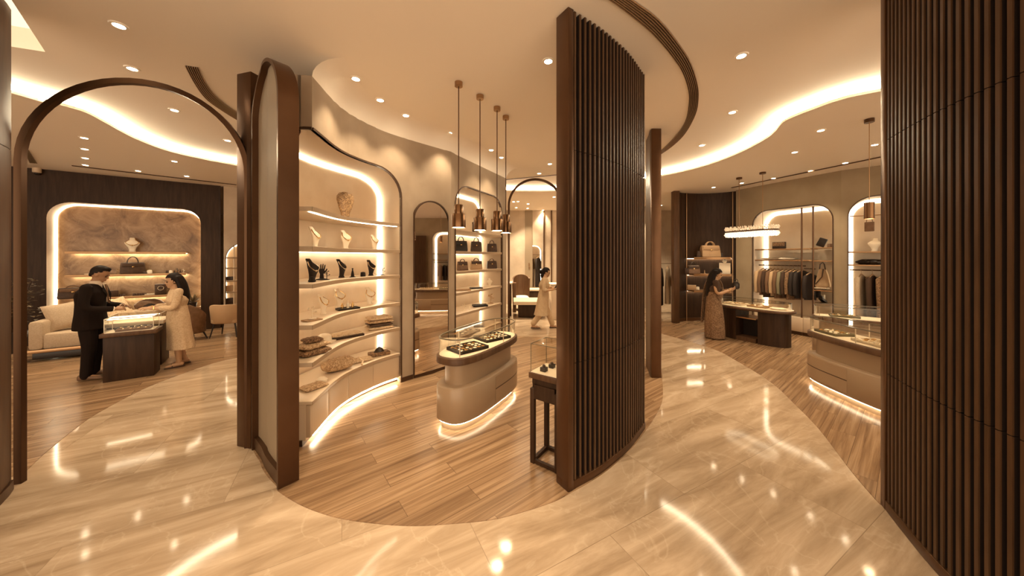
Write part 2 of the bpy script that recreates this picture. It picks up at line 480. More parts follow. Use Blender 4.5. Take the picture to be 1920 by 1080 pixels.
lpoly = [(-5.2, 1.6), (-4.6, 2.1)] + [(p.x, p.y) for p in lws] + [(-2.9, 7.0), (-2.9, 9.9), (-12.5, 9.9), (-12.5, 1.6)]
struct(MB().prism(lpoly, 0.0, 0.004), 'floor_parquet', M['floor_wood'], smooth=False)
rw = [(1200, 615), (1241, 625.6), (1333, 653), (1377.6, 674.6), (1443, 715), (1488, 756), (1535, 804), (1590, 876), (1630, 924), (1649, 945)]
rws = catmull([gnd(*p) for p in rw], 4)
rpoly = [(p.x, p.y) for p in rws] + [(2.9, 1.9), (3.3, 0.8), (11, 0.8), (11, 9.6), (4.2, 9.35), (3.2, 9.3)]
struct(MB().prism(rpoly, 0.0, 0.004), 'floor_timber', M['floor_wood'], smooth=False)

# ---- ceilings: main plane with a light tray opening, lowered ring beyond the wavy cove
tray = [(-4.55, 3.12), (-3.80, 2.40), (-5.1, 1.75), (-5.9, 2.60)]
outer = [V(XL, YB, 0), V(XR, YB, 0), V(XR, YF, 0), V(XL, YF, 0)]
hole = [V(p[0], p[1], 0) for p in tray]
tri = tessellate_polygon([outer, hole])
cb = MB(); allp = outer + hole
cb.add([(p.x, p.y, ZC) for p in allp], [t for t in tri])
cb.add([(XL, YB, ZC + 0.3), (XR, YB, ZC + 0.3), (XR, YF, ZC + 0.3), (XL, YF, ZC + 0.3)], [(0, 1, 2, 3)])
for i in range(4):
    a, b = hole[i], hole[(i + 1) % 4]
    cb.poly([(a.x, a.y, ZC), (b.x, b.y, ZC), (b.x, b.y, ZC + 0.24), (a.x, a.y, ZC + 0.24)])
struct(cb, 'ceiling', M['ceiling'], smooth=False)
o = one(MB().prism(tray, ZC + 0.20, ZC + 0.23), 'ceiling_light_tray', M['tray'], 'glowing slanted light tray recessed into the ceiling beside the dark wall', 'ceiling light', smooth=False)

lc = [(33, 178), (89, 191), (155, 209), (195, 229), (249, 258), (311, 282), (378, 298), (442, 310)]
rc = [(1240, 330), (1287.5, 320), (1340, 305), (1390, 285), (1430, 264), (1450, 250), (1467.5, 230), (1487.5, 219.5), (1525, 205), (1575, 187.5), (1646, 172)]
lcw = [gnd(x, y, ZS).xy for x, y in lc]; rcw = [gnd(x, y, ZS).xy for x, y in rc]
wave = [(-6.6, -2.0), (-6.1, 1.5)] + [tuple(p) for p in lcw] + [(-4.9, 7.5), (-3.2, 8.5), (-1.5, 9.05), (-0.3, 9.1), (1.3, 9.1), (2.4, 8.6)] + [tuple(p) for p in rcw] + [(5.2, 3.0), (6.2, 1.5), (6.6, -2.0)]
wave = [(p[0], p[1]) for p in catmull(wave, 6)]
sp = [(XL, -2.0)] + wave + [(XR, -2.0), (XR, YF), (XL, YF)]
tri = tessellate_polygon([[V(p[0], p[1], 0) for p in sp]])
sb = MB().add([(p[0], p[1], ZS) for p in sp], list(tri))
wp = Path(wave)
NW = 200
lip, led = [], []
for k in range(NW + 1):
    s = wp.L * k / NW
    a = wp.at(s); b = wp.off(s, 0.015); c = wp.off(s, 0.13)
    lip.append([(a.x, a.y, ZS), (a.x, a.y, ZS + 0.035), (b.x, b.y, ZS + 0.035), (c.x, c.y, ZS + 0.035)])
    b = wp.off(s, 0.02)
    led.append([(b.x, b.y, ZS + 0.038), (b.x, b.y, ZC - 0.012)])
sb.rings(lip, cap=False, closed=False)
struct(sb, 'ceiling_lowered', M['ceiling'], smooth=False)
one(MB().rings(led, cap=False, closed=False), 'cove_light', M['led_cove'], 'long wavy glowing light strip along the step in the ceiling', 'cove light')

# ---- enclosing walls; the unseen front side is left open for fill light
for nm, c, s in (('wall_left', (XL - 0.1, 5.75, 1.95), (0.2, 18.5, 3.9)), ('wall_right', (XR + 0.1, 5.75, 1.95), (0.2, 18.5, 3.9)),
                 ('wall_rear', (-0.75, YF + 0.1, 1.95), (24.5, 0.2, 3.9))):
    struct(MB().box(c, s), nm, M['plaster_l'], smooth=False)

# ================================================================ WALLS WITH LIT NICHES
def outline(s0, s1, z0, zt, r, n=9, mid=8, rl=None):
    R = r; r = rl if rl else r
    pts = [(s0, z0), (s0, (z0 + zt - r) / 2)]
    for k in range(n + 1):
        a = PI / 2 * k / n
        pts.append((s0 + r * (1 - math.cos(a)), zt - r + r * math.sin(a)))
    for k in range(1, mid):
        pts.append((s0 + r + (s1 - s0 - r - R) * k / mid, zt))
    r = R
    for k in range(n + 1):
        a = PI / 2 * (1 - k / n)
        pts.append((s1 - r * (1 - math.cos(a)), zt - r + r * math.sin(a)))
    pts += [(s1, (z0 + zt - r) / 2), (s1, z0)]
    return pts

def wall_mesh(path, z_top, opens, rl=None):
    """front skin of a wall along a plan path, with arched openings (s0,s1,z0,zt,r)"""
    mb = MB()
    def col(sa, sb, za, zb, ta, tb):
        a, b = path.at(sa), path.at(sb)
        mb.poly([(a.x, a.y, za), (b.x, b.y, zb), (b.x, b.y, tb), (a.x, a.y, ta)])
    cuts = [0.0]
    for op in sorted(opens): cuts += [op[0], op[1]]
    cuts.append(path.L)
    for i in range(0, len(cuts), 2):
        a, b = cuts[i], cuts[i + 1]
        if b - a < 1e-3: continue
        n = max(1, int((b - a) / 0.12))
        for k in range(n):
            col(a + (b - a) * k / n, a + (b - a) * (k + 1) / n, 0, 0, z_top, z_top)
    for (s0, s1, z0, zt, r) in opens:
        o = outline(s0, s1, z0, zt, r, rl=rl if s0 < 0.1 else None)[1:-1]
        for (sa, za), (sb, zb) in zip(o, o[1:]):
            if sb - sa > 1e-5:
                col(sa, sb, za, zb, z_top, z_top)
                if z0 > 0: col(sa, sb, 0, 0, z0, z0)
    return mb

def P3(path, s, d, z):
    p = path.off(s, d); return V(p.x, p.y, z)

def niche_shell(root, path, op, D, back, reveal, ledw=0.09, ledmat=None, trim=True, rl=None):
    s0, s1, z0, zt, r = op
    o = outline(*op, rl=rl)
    cut = 2 if rl else 0          # an open near end has no upright on that side
    mb = MB(); b = MB(); t = MB(); l = MB()
    mb.rings([[P3(path, s, -0.004, z) for s, z in o[cut:]], [P3(path, s, D, z) for s, z in o[cut:]]], cap=False, closed=False)
    if z0 > 0:
        mb.rings([[P3(path, s0 + (s1 - s0) * k / 12, d, z0) for k in range(13)] for d in (0, D)], cap=False, closed=False)
    for (sa, za), (sb, zb) in zip(o[1:-1], o[2:-1]):
        if sb - sa > 1e-5:
            b.poly([P3(path, sa, D, z0), P3(path, sb, D, z0), P3(path, sb, D, zb), P3(path, sa, D, za)])
    mb.build('reveal', reveal, root)
    b.build('back_panel', back, root, smooth=False)
    oi = outline(s0 + ledw, s1 - ledw, z0, zt - ledw, max(0.03, r - ledw), rl=rl and max(0.02, rl - ledw))
    l.rings([[P3(path, s, D - 0.006, z) for s, z in o[cut:]], [P3(path, s, D - 0.010, z) for s, z in oi[cut:]]], cap=False, closed=False)
    l.build('light_strip', ledmat or M['led'], root, smooth=False)
    if trim:
        w = 0.018
        oo = outline(s0 - w, s1 + w, z0, zt + w, r + w, rl=rl and rl + w)
        t.rings([[P3(path, s, 0.03, z) for s, z in o[cut:]], [P3(path, s, -0.014, z) for s, z in o[cut:]], [P3(path, s, -0.014, z) for s, z in oo[cut:]], [P3(path, s, 0.0, z) for s, z in oo[cut:]]], cap=False, closed=False)
        t.build('metal_trim', M['trim'], root)

def shelf_on(root, path, sa, sb, z, D, th=0.045, m=None, name='shelf', front=0.0, light='back'):
    n = 20
    mb = MB().sweep_plan(path, sa, sb, front, D - 0.012, z - th, z, n)
    if light == 'lip': mb.sweep_plan(path, sa, sb, front, front + 0.012, z - th - 0.022, z - th, n)
    o = mb.build(name, m or M['white'], root, bevel=0.003)
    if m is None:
        MB().sweep_plan(path, sa - 0.004, sb, front - 0.004, front - 0.0005, z - th, z - 0.002, n).build('edge_or_shade_band', M['counter'], o)  # tan strip paints in the weaker light on the shelf front
    if light:
        f0 = front + 0.03 if light == 'front' else D - 0.05
        MB().sweep_plan(path, sa + 0.03, sb - 0.03, f0, f0 + {'front': 0.025, 'lip': 0.032}.get(light, 0.014), z - th - 0.006, z - th - 0.001, n).build('light_strip', M['led_cove' if light == 'lip' else 'led_soft'], o)
    return o

# ---- central curved wall
cpts = [(-1.984, 3.175), (-2.058, 3.86), (-1.926, 4.37), (-1.673, 4.78), (-1.085, 5.42), (-0.975, 5.62), (-0.237, 7.1), (-0.13, 7.32)]
cw = Path([(p.x, p.y) for p in catmull([V(p[0], p[1], 0) for p in cpts], 8)])
cw.pinch = 0.36
S1a, S1b = 0.0, cw.s_at_px(751.5)
S2a, S2b = cw.s_at_px(853.5), cw.s_at_px(941)
op1 = (S1a, S1b, 0.0, 3.15, 0.38)
op2 = (S2a, S2b, 0.0, 3.17, 0.38)
CWT = 3.68
wmb = wall_mesh(cw, CWT, [op1, op2], rl=0.01)
# outer skin and ends give the wall its thickness
n = 40
wmb.rings([[P3(cw, cw.L * k / n, 0.60, z) for k in range(n + 1)] for z in (0, CWT)], cap=False, closed=False)
wmb.rings([[P3(cw, cw.L * k / n, d, CWT) for k in range(n + 1)] for d in (0, 0.60)], cap=False, closed=False)
wmb.poly([P3(cw, cw.L, 0, 0), P3(cw, cw.L, 0.60, 0), P3(cw, cw.L, 0.60, CWT), P3(cw, cw.L, 0, CWT)])
cap_o = [(0.0, 3.15), (0.07, 3.15)] + [(0.07 + 0.13 * math.sin(PI / 2 * j / 6), 3.02 + 0.13 * math.cos(PI / 2 * j / 6)) for j in range(1, 7)] + [(0.201, 0.0), (0.60, 0.0)]
for (oa, za), (ob, zb) in zip(cap_o, cap_o[1:]):
    if ob - oa > 1e-6: wmb.poly([P3(cw, 0, oa, za), P3(cw, 0, ob, zb), P3(cw, 0, ob, CWT), P3(cw, 0, oa, CWT)])
struct(wmb, 'wall_centre', M['plaster'], ang=40)
# shadow gap and curved ceiling cove above it
cov = []
for k in range(n + 1):
    s = cw.L * k / n
    r = []
    for j in range(7):
        a = PI / 2 * j / 6
        r.append(P3(cw, s, 0.0 - 0.30 * (1 - math.cos(a)), CWT - 0.005 + (ZC - CWT + 0.005) * math.sin(a)))
    cov.append(r)
struct(MB().rings(cov, cap=False, closed=False), 'ceiling_cove', M['ceiling'])
# baseboard on the plain stretches
for i, (a, b) in enumerate(((S1b + 0.02, cw.s_at_px(774)), (cw.s_at_px(839), S2a - 0.02))):
    struct(MB().sweep_plan(cw, a, b, -0.012, 0.0, 0.0, 0.07, 6), 'baseboard_centre', M['trim'])

DN = 0.54
u1 = thing('display_niche', 'curved arched wall niche with white jewellery shelves and drawer base beside the beige arch panel', 'shelf unit', tuple(P3(cw, (S1a + S1b) / 2, 0, 0)))
niche_shell(u1, cw, op1, DN, M['niche'], M['reveal'], ledw=0.07, rl=0.01)
co_ = cap_o[:-1]
e_ = -0.012 * cw.tan(0.0)
MB().rings([[P3(cw, 0, o_, z_) + V(e_.x * k1, e_.y * k1, k2) for o_, z_ in co_] for k1, k2 in ((0.0, 0.0), (1.0, 0.0), (1.0, 0.018), (0.0, 0.018))], cap=False, closed=False).build('metal_trim', M['trim'], u1)
SH = [2.383, 1.988, 1.613, 1.203, 0.832]
for i, z in enumerate(SH):
    shelf_on(u1, cw, S1a + 0.005, S1b - 0.01, z, DN, light='front' if i == 0 else 'back')  # back strips on the lower shelves are added to brighten the niche
shelf_on(u1, cw, S1a + 0.005, S1b - 0.01, 0.446, DN, 0.035, name='base_top', light=False)
nd = 4
for k in range(nd):
    a = S1a + 0.005 + (S1b - S1a - 0.015) * k / nd; b = S1a + 0.005 + (S1b - S1a - 0.015) * (k + 1) / nd
    MB().sweep_plan(cw, a + 0.002, b - 0.002, 0.02, 0.06, 0.085, 0.405, 8).build('drawer', M['drawer'], u1, bevel=0.002)
MB().sweep_plan(cw, S1a, S1b, 0.06, DN - 0.01, 0.06, 0.41, 12).build('carcass', M['white'], u1)
MB().sweep_plan(cw, S1a, S1b, 0.09, 0.12, 0.004, 0.07, 12).build('plinth', M['trim'], u1)
MB().sweep_plan(cw, S1a + 0.1, S1b - 0.03, 0.03, 0.075, 0.058, 0.064, 16).build('floor_light', M['led_floor'], u1)

u2 = thing('display_niche', 'second arched wall niche with handbags on white shelves behind the hanging lamps', 'shelf unit', tuple(P3(cw, (S2a + S2b) / 2, 0, 0)))
niche_shell(u2, cw, op2, DN, M['niche'], M['reveal'], ledw=0.07)
for z in (2.36, 1.985, 1.625, 1.245, 0.865):
    shelf_on(u2, cw, S2a + 0.01, S2b - 0.01, z, DN)
shelf_on(u2, cw, S2a + 0.01, S2b - 0.01, 0.446, DN, 0.035, name='base_top', light=False)
MB().sweep_plan(cw, S2a + 0.005, S2b - 0.005, 0.02, DN - 0.01, 0.004, 0.41, 12).build('base_cabinet', M['white'], u2)

# arched mirror on the wall between
sa, sb = cw.s_at_px(774.5), cw.s_at_px(838.5)
a, b = cw.at(sa), cw.at(sb)
mpath = Path([(a.x, a.y), (b.x, b.y)])
mo = outline(0.0, mpath.L, 0.06, 2.76, mpath.L / 2 - 0.004, n=14, mid=2)
t = thing('wall_mirror', 'tall arched full-length mirror leaning against the cream wall between two lit niches', 'mirror', (a.x, a.y, 0))
OFS = -0.035
mm = MB()
for (s_a, z_a), (s_b, z_b) in zip(mo[1:-1], mo[2:-1]):
    if s_b - s_a > 1e-6: mm.poly([P3(mpath, s_a, OFS, 0.06), P3(mpath, s_b, OFS, 0.06), P3(mpath, s_b, OFS, z_b), P3(mpath, s_a, OFS, z_a)])
mm.build('mirror_glass', M['mirror'], t, smooth=False)
fr = MB()
moo = outline(-0.022, mpath.L + 0.022, 0.06, 2.782, mpath.L / 2 + 0.018, n=14, mid=2)
fr.rings([[P3(mpath, s, OFS - 0.012, z) for s, z in mo], [P3(mpath, s, OFS - 0.012, z) for s, z in moo], [P3(mpath, s, 0.02, z) for s, z in moo]], cap=False, closed=False)
fr.sweep_plan(mpath, -0.022, mpath.L + 0.022, OFS - 0.012, 0.0, 0.004, 0.06, 2)
fr.build('mirror_frame', M['trim'], t)

# ---- walnut wall of the lounge with the marble niche
lp = Path([(-11.9, 5.58), (-10.07, 6.83), (-8.03, 8.23), (-7.70, 8.455)])
n0, n1 = lp.s_at_px(87), lp.s_at_px(376)
opL = (n0, n1, 0.06, 3.09, 0.36)
struct(wall_mesh(lp, ZS, [opL]), 'wall_lounge', M['walnut'], ang=20)
e = lp.at(lp.L)
lu = thing('display_niche', 'large marble-backed niche with glowing edge and thin bronze shelves in the dark wooden wall', 'shelf unit', tuple(P3(lp, (n0 + n1) / 2, 0, 0)))
niche_shell(lu, lp, opL, 0.30, M['stone'], M['niche'], ledw=0.035, ledmat=M['led_thin'], trim=False)
sL0, sL1 = lp.s_at_px(121), lp.s_at_px(349)
for z in (2.005, 1.48, 0.955):
    shelf_on(lu, lp, sL0, sL1, z, 0.29, 0.03, M['bronze_l'], light='lip', front=0.0)
shelf_on(lu, lp, n0 + 0.01, n1 - 0.01, 0.60, 0.29, 0.05, M['bronze_l'], name='ledge', light=False, front=0.02)
# cream wall beyond with a narrow arched display
lp2 = Path([(-7.66, 8.50), (-6.9, 9.3), (-5.4, 10.2), (-3.0, 10.6), (-0.6, 10.9)])
q0, q1 = lp2.s_at_px(424.5), lp2.s_at_px(424.5) + 1.1
opQ = (q0, q1, 0.3, 2.28, 0.45)
struct(wall_mesh(lp2, ZS, [opQ]), 'wall_cream', M['plaster_l'], ang=20)
qu = thing('display_niche', 'small arched niche with white shelves on the cream wall behind the curved chair', 'shelf unit', tuple(P3(lp2, q0, 0, 0)))
niche_shell(qu, lp2, opQ, 0.3, M['niche'], M['niche'], ledw=0.03, ledmat=M['led_thin'])
for z in (1.88, 1.6, 1.25, 0.95, 0.6): shelf_on(qu, lp2, q0 + 0.01, q1 - 0.01, z, 0.3, 0.04, light=False)
MB().tube([P3(lp2, q0 + 0.16, 0.02, 0.3), P3(lp2, q0 + 0.16, 0.02, 2.2)], 0.015).build('upright', M['white'], qu)

# ---- clothing walls on the far side of the shop
rp1 = Path([(6.30, 9.0), (6.41, 8.74), (7.15, 6.95)])
ra, rb = rp1.s_at_px(1412), rp1.s_at_px(1561)
opR1 = (ra, rb, 0.0, 3.08, 0.36)
struct(wall_mesh(rp1, ZS, [opR1]), 'wall_sage', M['green'], ang=20)
ru = thing('wardrobe_niche', 'wide arched clothing niche with two dark posts, a full rail of garments and drawers', 'wardrobe', tuple(P3(rp1, (ra + rb) / 2, 0, 0)))
niche_shell(ru, rp1, opR1, 0.5, M['niche'], M['niche'])
p1, p2 = rp1.s_at_px(1500.5), rp1.s_at_px(1522)
for p in (p1, p2):
    MB().tube([P3(rp1, p, 0.06, 0.0), P3(rp1, p, 0.06, 3.06)], 0.018, 8).build('post', M['bronze'], ru)
for z in (2.09, 1.81): shelf_on(ru, rp1, ra + 0.01, p1 + 0.14, z, 0.45, 0.03, M['bronze_l'], light=False, front=0.06)
for z in (2.10, 1.80, 1.12, 0.82): shelf_on(ru, rp1, p2, rb - 0.01, z, 0.48, 0.025, M['bronze_l'], light=False, front=0.05)
MB().tube([P3(rp1, ra + 0.02, 0.22, 1.665), P3(rp1, p1, 0.22, 1.665)], 0.013, 8).build('garment_rail', M['bronze'], ru)
for k in range(3):
    a = ra + 0.01 + (rb - ra - 0.02) * k / 3; b = ra + 0.01 + (rb - ra - 0.02) * (k + 1) / 3
    MB().sweep_plan(rp1, a + 0.004, b - 0.004, 0.03, 0.48, 0.09, 0.43, 4).build('drawer', M['white'], ru, bevel=0.003)
MB().sweep_plan(rp1, ra + 0.01, rb - 0.01, 0.06, 0.48, 0.004, 0.09, 4).build('plinth', M['trim'], ru)
rp2 = Path([(7.15, 6.95), (7.54, 6.58), (9.0, 5.18)])
rc0 = rp2.s_at_px(1591); opR2 = (rc0, rc0 + 1.64, 0.0, 3.14, 0.40)
struct(wall_mesh(rp2, ZS, [opR2]), 'wall_corner', M['green'], ang=20)
rv = thing('wardrobe_niche', 'arched clothing niche partly hidden by the dark slatted screen, with coats on a rail', 'wardrobe', tuple(P3(rp2, rc0 + 0.8, 0, 0)))
niche_shell(rv, rp2, opR2, 0.5, M['niche'], M['niche'])
for z in (2.0, 1.72): shelf_on(rv, rp2, rc0 + 0.01, rc0 + 1.6, z, 0.48, 0.03, M['bronze_l'], light=False, front=0.03)
MB().tube([P3(rp2, rc0 + 0.02, 0.22, 1.60), P3(rp2, rc0 + 1.6, 0.22, 1.60)], 0.013, 8).build('garment_rail', M['bronze'], rv)
MB().tube([P3(rp2, rc0 + 0.02, 0.1, 2.76), P3(rp2, rc0 + 1.6, 0.1, 2.76)], 0.012, 8).build('upper_rail', M['bronze_l'], rv)
MB().sweep_plan(rp2, rc0 + 0.01, rc0 + 1.62, 0.03, 0.48, 0.004, 0.40, 4).build('base_cabinet', M['white'], rv)

rp3 = Path([(9.0, 5.18), (9.35, 1.2)])
opR3 = (0.25, 1.89, 0.0, 3.1, 0.38)
struct(wall_mesh(rp3, ZS, [opR3]), 'wall_wardrobe', M['green'], ang=20)
rw3 = thing('wardrobe_niche', 'arched clothing niche that shows as a reflection in the tall arched mirror', 'wardrobe', tuple(P3(rp3, 1.0, 0, 0)))
niche_shell(rw3, rp3, opR3, 0.5, M['niche'], M['niche'])
for z in (2.05, 1.75): shelf_on(rw3, rp3, 0.26, 1.88, z, 0.48, 0.03, M['bronze_l'], light=False, front=0.03)
MB().tube([P3(rp3, 0.27, 0.22, 1.62), P3(rp3, 1.87, 0.22, 1.62)], 0.013, 8).build('garment_rail', M['bronze'], rw3)
MB().sweep_plan(rp3, 0.26, 1.88, 0.03, 0.48, 0.004, 0.42, 4).build('base_cabinet', M['white'], rw3)
# ---- far wall of the rear hall with panels
fy = 12.9
fp = Path([(-4.5, fy), (8.5, fy)])
mx0 = fp.s_at_px(990); mx1 = fp.s_at_px(1016)
opF = (mx0, mx1, 0.55, 2.36, 0.26)
struct(wall_mesh(fp, ZS, [opF]), 'wall_hall', M['plaster_l'], ang=20)
fu = thing('display_niche', 'slim arched niche on the rear hall wall with black garments hanging inside', 'shelf unit', tuple(P3(fp, mx0, 0, 0)))
niche_shell(fu, fp, opF, 0.35, M['niche'], M['niche'], ledw=0.03, trim=False)
for i, x in enumerate((984, 1019, 1033)):
    s = fp.s_at_px(x)
    struct(MB().sweep_plan(fp, s, s + (0.05 if i else 0.3), -0.04, 0.0, 0.0, ZS, 1), 'trim_hall', M['bronze'] if i else M['panel'])
# coffered wall end beside the dark shelving unit
struct(MB().box((3.6, 12.0, 1.88), (3.0, 0.15, ZS)), 'wall_stock', M['plaster_l'])
# ================================================================ SCREENS, ARCHES, POSTS
def sect_sweep(pts, upv, w, t):
    """rectangular section swept along a 3D path lying in a vertical plane; upv = horizontal direction across the plane"""
    mb = MB(); rr = []
    u = Vector(upv).normalized()
    for i, p in enumerate(pts):
        tn = (pts[min(i + 1, len(pts) - 1)] - pts[max(i - 1, 0)]).normalized()
        q = tn.cross(u).normalized()
        rr.append([p + u * w / 2 + q * t / 2, p - u * w / 2 + q * t / 2, p - u * w / 2 - q * t / 2, p + u * w / 2 - q * t / 2])
    return mb.rings(rr, True)

def arch_pts(a, b, z_apex, n=28):
    a, b = Vector((a[0], a[1], 0)), Vector((b[0], b[1], 0))
    c = (a + b) / 2; r = (b - a).length / 2; h = (b - a).normalized()
    pts = [a.copy() + V(0, 0, z) for z in (0.0, 1.0, 2.0)]
    for k in range(n + 1):
        th = PI - PI * k / n
        pts.append(c + h * r * math.cos(th) + V(0, 0, z_apex - r + r * math.sin(th)))
    pts += [b.copy() + V(0, 0, z) for z in (2.0, 1.0, 0.0)]
    return pts, V(-h.y, h.x, 0)

A0 = tuple(gnd(38, 905).xy); A1 = tuple(gnd(465, 838).xy)
pts, u = arch_pts(A0, A1, 3.47)
sect_o = sect_sweep(pts, u, 0.045, 0.045)
one(sect_o, 'doorway_arch', M['bronze_d'], 'slim dark bronze arch over the way into the lounge', 'archway', ang=40)
pts, u = arch_pts((-0.075, 7.42), (1.16, 7.42), 3.68)
one(sect_sweep(pts, u, 0.05, 0.05), 'doorway_arch', M['bronze_d'], 'slim dark metal arch over the opening to the rear hall beyond the hanging lamps', 'archway', ang=40)

# square post next to the arch
pp = gnd(444, 836.5); pq = gnd(470, 842)
d = (pq - pp); d.z = 0; dn = d.normalized(); bk = V(-dn.y, dn.x, 0)
c = (pp + pq) / 2 + bk * 0.10
one(MB().box((c.x, c.y, 3.70 / 2), (d.length, 0.20, 3.70), rz=math.atan2(d.y, d.x)), 'dark_post', M['bronze'],
    'plain square dark bronze post between the slim arch and the beige arch panel', 'post', bevel=0.004)

# curved arch-topped panel with beige inset
ap = [gnd(521, 920).xy, gnd(500, 892).xy, gnd(490, 875).xy, gnd(488, 867).xy, gnd(478, 851).xy, gnd(471, 843).xy]
app = Path([(p.x, p.y) for p in catmull([V(p.x, p.y, 0) for p in ap], 6)][::-1])   # from far jamb to near jamb; normal points inward (to the oak disc)
TH = 0.150
zt = 3.62
L = app.L
r = L / 2 - 0.002
sign = 1 if app.nrm(L / 2).x > 0 else -1
t = thing('arch_panel', 'tall freestanding arch-topped panel, dark bronze edge band around a beige inset', 'partition', tuple(P3(app, L / 2, 0, 0)))
oo = outline(0, L, 0.0, zt, r, n=18, mid=2)
w = 0.03
oi = outline(w, L - w, 0.0, zt - w, r - w, n=18, mid=2)
D0 = 0.0
def DT(s): return (0.085 + 0.065 * s / L) * sign
fm = MB().rings([[P3(app, s, D0, z) for s, z in oo], [P3(app, s, DT(s), z) for s, z in oo], [P3(app, s, DT(s), z) for s, z in oi], [P3(app, s, D0, z) for s, z in oi]], cap=False, closed=False)
fm.rings([[P3(app, s, D0, z) for s, z in oi], [P3(app, s, D0, z) for s, z in oo]], cap=False, closed=False)
fm.build('edge_or_shade_band', M['bronze'], t, ang=40)
ins = MB()
for off in (0.05 * sign, 0.075 * sign):
    for (s_a, z_a), (s_b, z_b) in zip(oi[1:-1], oi[2:-1]):
        if s_b - s_a > 1e-6: ins.poly([P3(app, s_a, off, 0.1), P3(app, s_b, off, 0.1), P3(app, s_b, off, z_b), P3(app, s_a, off, z_a)])
ins.build('inset_panel', M['panel'], t, ang=60)
MB().sweep_plan(app, w, L - w, 0.015 * sign, 0.08 * sign, 0.0, 0.12, 10).build('kick_rail', M['bronze'], t)

# ---- slatted screens
def slat_screen(name, label, path, n_slat, z1, side, s_end, wd=0.0195, dp=0.058):
    """side: +1 slats on the -normal side"""
    L = path.L
    p0 = path.at(0)
    t = thing(name, label, 'partition', (p0.x, p0.y, 0))
    # backing and frame
    MB().sweep_plan(path, 0.06, L, 0.03 * side, 0.06 * side, 0.10, z1 - 0.01, 24).build('backing', M['slatback'], t)
    MB().sweep_plan(path, 0.0, L, -0.035 * side, 0.10 * side, 0.0, 0.07, 24).build('base_rail', M['bronze'], t, bevel=0.003)
    MB().sweep_plan(path, 0.06, L, 0.06 * side, 0.10 * side, 0.07, z1, 24).build('rear_panel', M['walnut'], t)
    sl = MB(); core = MB()
    for k in range(n_slat):
        s = 0.085 + (s_end - 0.085) * k / (n_slat - 1)
        c = path.at(s); tn = path.tan(s); nm = path.nrm(s) * side
        rz = math.atan2(tn.y, tn.x)
        q = c + nm * 0.0
        for za, zb in ((0.07, 1.015), (1.02, 2.745), (2.75, z1)):
            f_ = c - nm * (dp / 2 - 0.004); g_ = c + nm * 0.004
            sl.box((f_.x, f_.y, (za + zb) / 2), (wd, 0.008, zb - za), rz)
            core.box((g_.x, g_.y, (za + zb) / 2), (wd * 0.96, dp - 0.008, zb - za), rz)  # slat body coloured black to paint deep shade into the gaps
    sl.build('slat_cladding', M['slat'], t, smooth=False)
    core.build('slat_shade_core', M['slatback'], t, smooth=False)
    c = path.at(0.03); tn = path.tan(0.03)
    nm = path.nrm(0.0) * side
    q = c + nm * 0.035
    MB().box((q.x, q.y, z1 / 2), (0.06, 0.145, z1), math.atan2(tn.y, tn.x)).build('end_post', M['bronze'], t, bevel=0.004)
    return t

sc = [gnd(1066, 925).xy, gnd(1117.8, 896).xy, gnd(1151, 871).xy, gnd(1182, 843).xy, gnd(1211, 804).xy]
sp1 = Path([(p.x, p.y) for p in catmull([V(p.x, p.y, 0) for p in sc], 6)])
# move the centre line in from the outer edge
sp1 = Path([tuple(sp1.off(sp1.L * k / 30, 0.04)) for k in range(31)])
slat_screen('slatted_screen', 'tall curved dark slatted screen in the middle of the shop at the oak floor edge', sp1, 23, ZC - 0.004, 1, sp1.L - 0.015)
sc = [gnd(1650, 945).xy, gnd(1700, 1010).xy, gnd(1755, 1076).xy, V(2.43, 1.66), V(2.375, 1.46), V(2.34, 1.25), V(2.36, 0.9), V(2.45, 0.5)]
sp2 = Path([(p[0], p[1]) for p in catmull([V(p[0], p[1], 0) for p in sc], 6)])
sp2 = Path([tuple(sp2.off(sp2.L * k / 40, 0.04)) for k in range(41)])
slat_screen('slatted_screen', 'tall curved dark slatted screen framing the clothing area, cropped by the photo edge', sp2, 40, ZC - 0.004, 1, 0.085 + (sp2.s_at_px(1886) - 0.085) * 39 / 17)
# two-sided post beyond the middle screen
a, b = gnd(1222, 709), gnd(1240, 709)
t = thing('dark_post', 'tall dark post at the oak floor edge behind the middle slatted screen', 'post', (a.x, a.y, 0))
MB().box(((a.x + b.x) / 2, a.y + 0.03, ZC / 2 - 0.002), (b.x - a.x, 0.06, ZC - 0.004)).build('face_plate', M['bronze'], t, bevel=0.003)
q = V(2.33, 5.5, 0)
pth = Path([(a.x + 0.02, a.y + 0.06), (2.26, 5.25), (2.32, 5.5)])
MB().sweep_plan(pth, 0, pth.L, -0.07, 0.02, 0.0, ZC - 0.004, 6).build('return_panel', M['slat'], t)  # warm fill added through the open front to lift the ceiling

# ---- dark curved wall panel at the edge of the photo
lw_p = [(-4.045, 2.585), (-3.90, 2.436), (-3.62, 2.05), (-3.42, 1.6), (-3.3, 1.0), (-3.3, 0.3)]
lwp = Path([(p.x, p.y) for p in catmull([V(p[0], p[1], 0) for p in lw_p], 5)])
sg = 1 if lwp.nrm(0.3).x < 0 else -1
t = thing('veneer_partition', 'smooth dark brown curved wall partition at the edge of the photo beside the lounge arch', 'partition', (-4.1, 2.65, 0))
MB().sweep_plan(lwp, 0, lwp.L, 0.0, 0.12 * sg, 0.0, 2.74, 24).build('lower_panel', M['walnut_l'], t)
MB().sweep_plan(lwp, 0, lwp.L, 0.0, 0.12 * sg, 2.746, ZC - 0.004, 24).build('upper_panel', M['walnut_l'], t)
MB().sweep_plan(lwp, 0, lwp.L, -0.012 * sg, 0.0, 0.0, 0.08, 24).build('base_rail', M['bronze'], t)

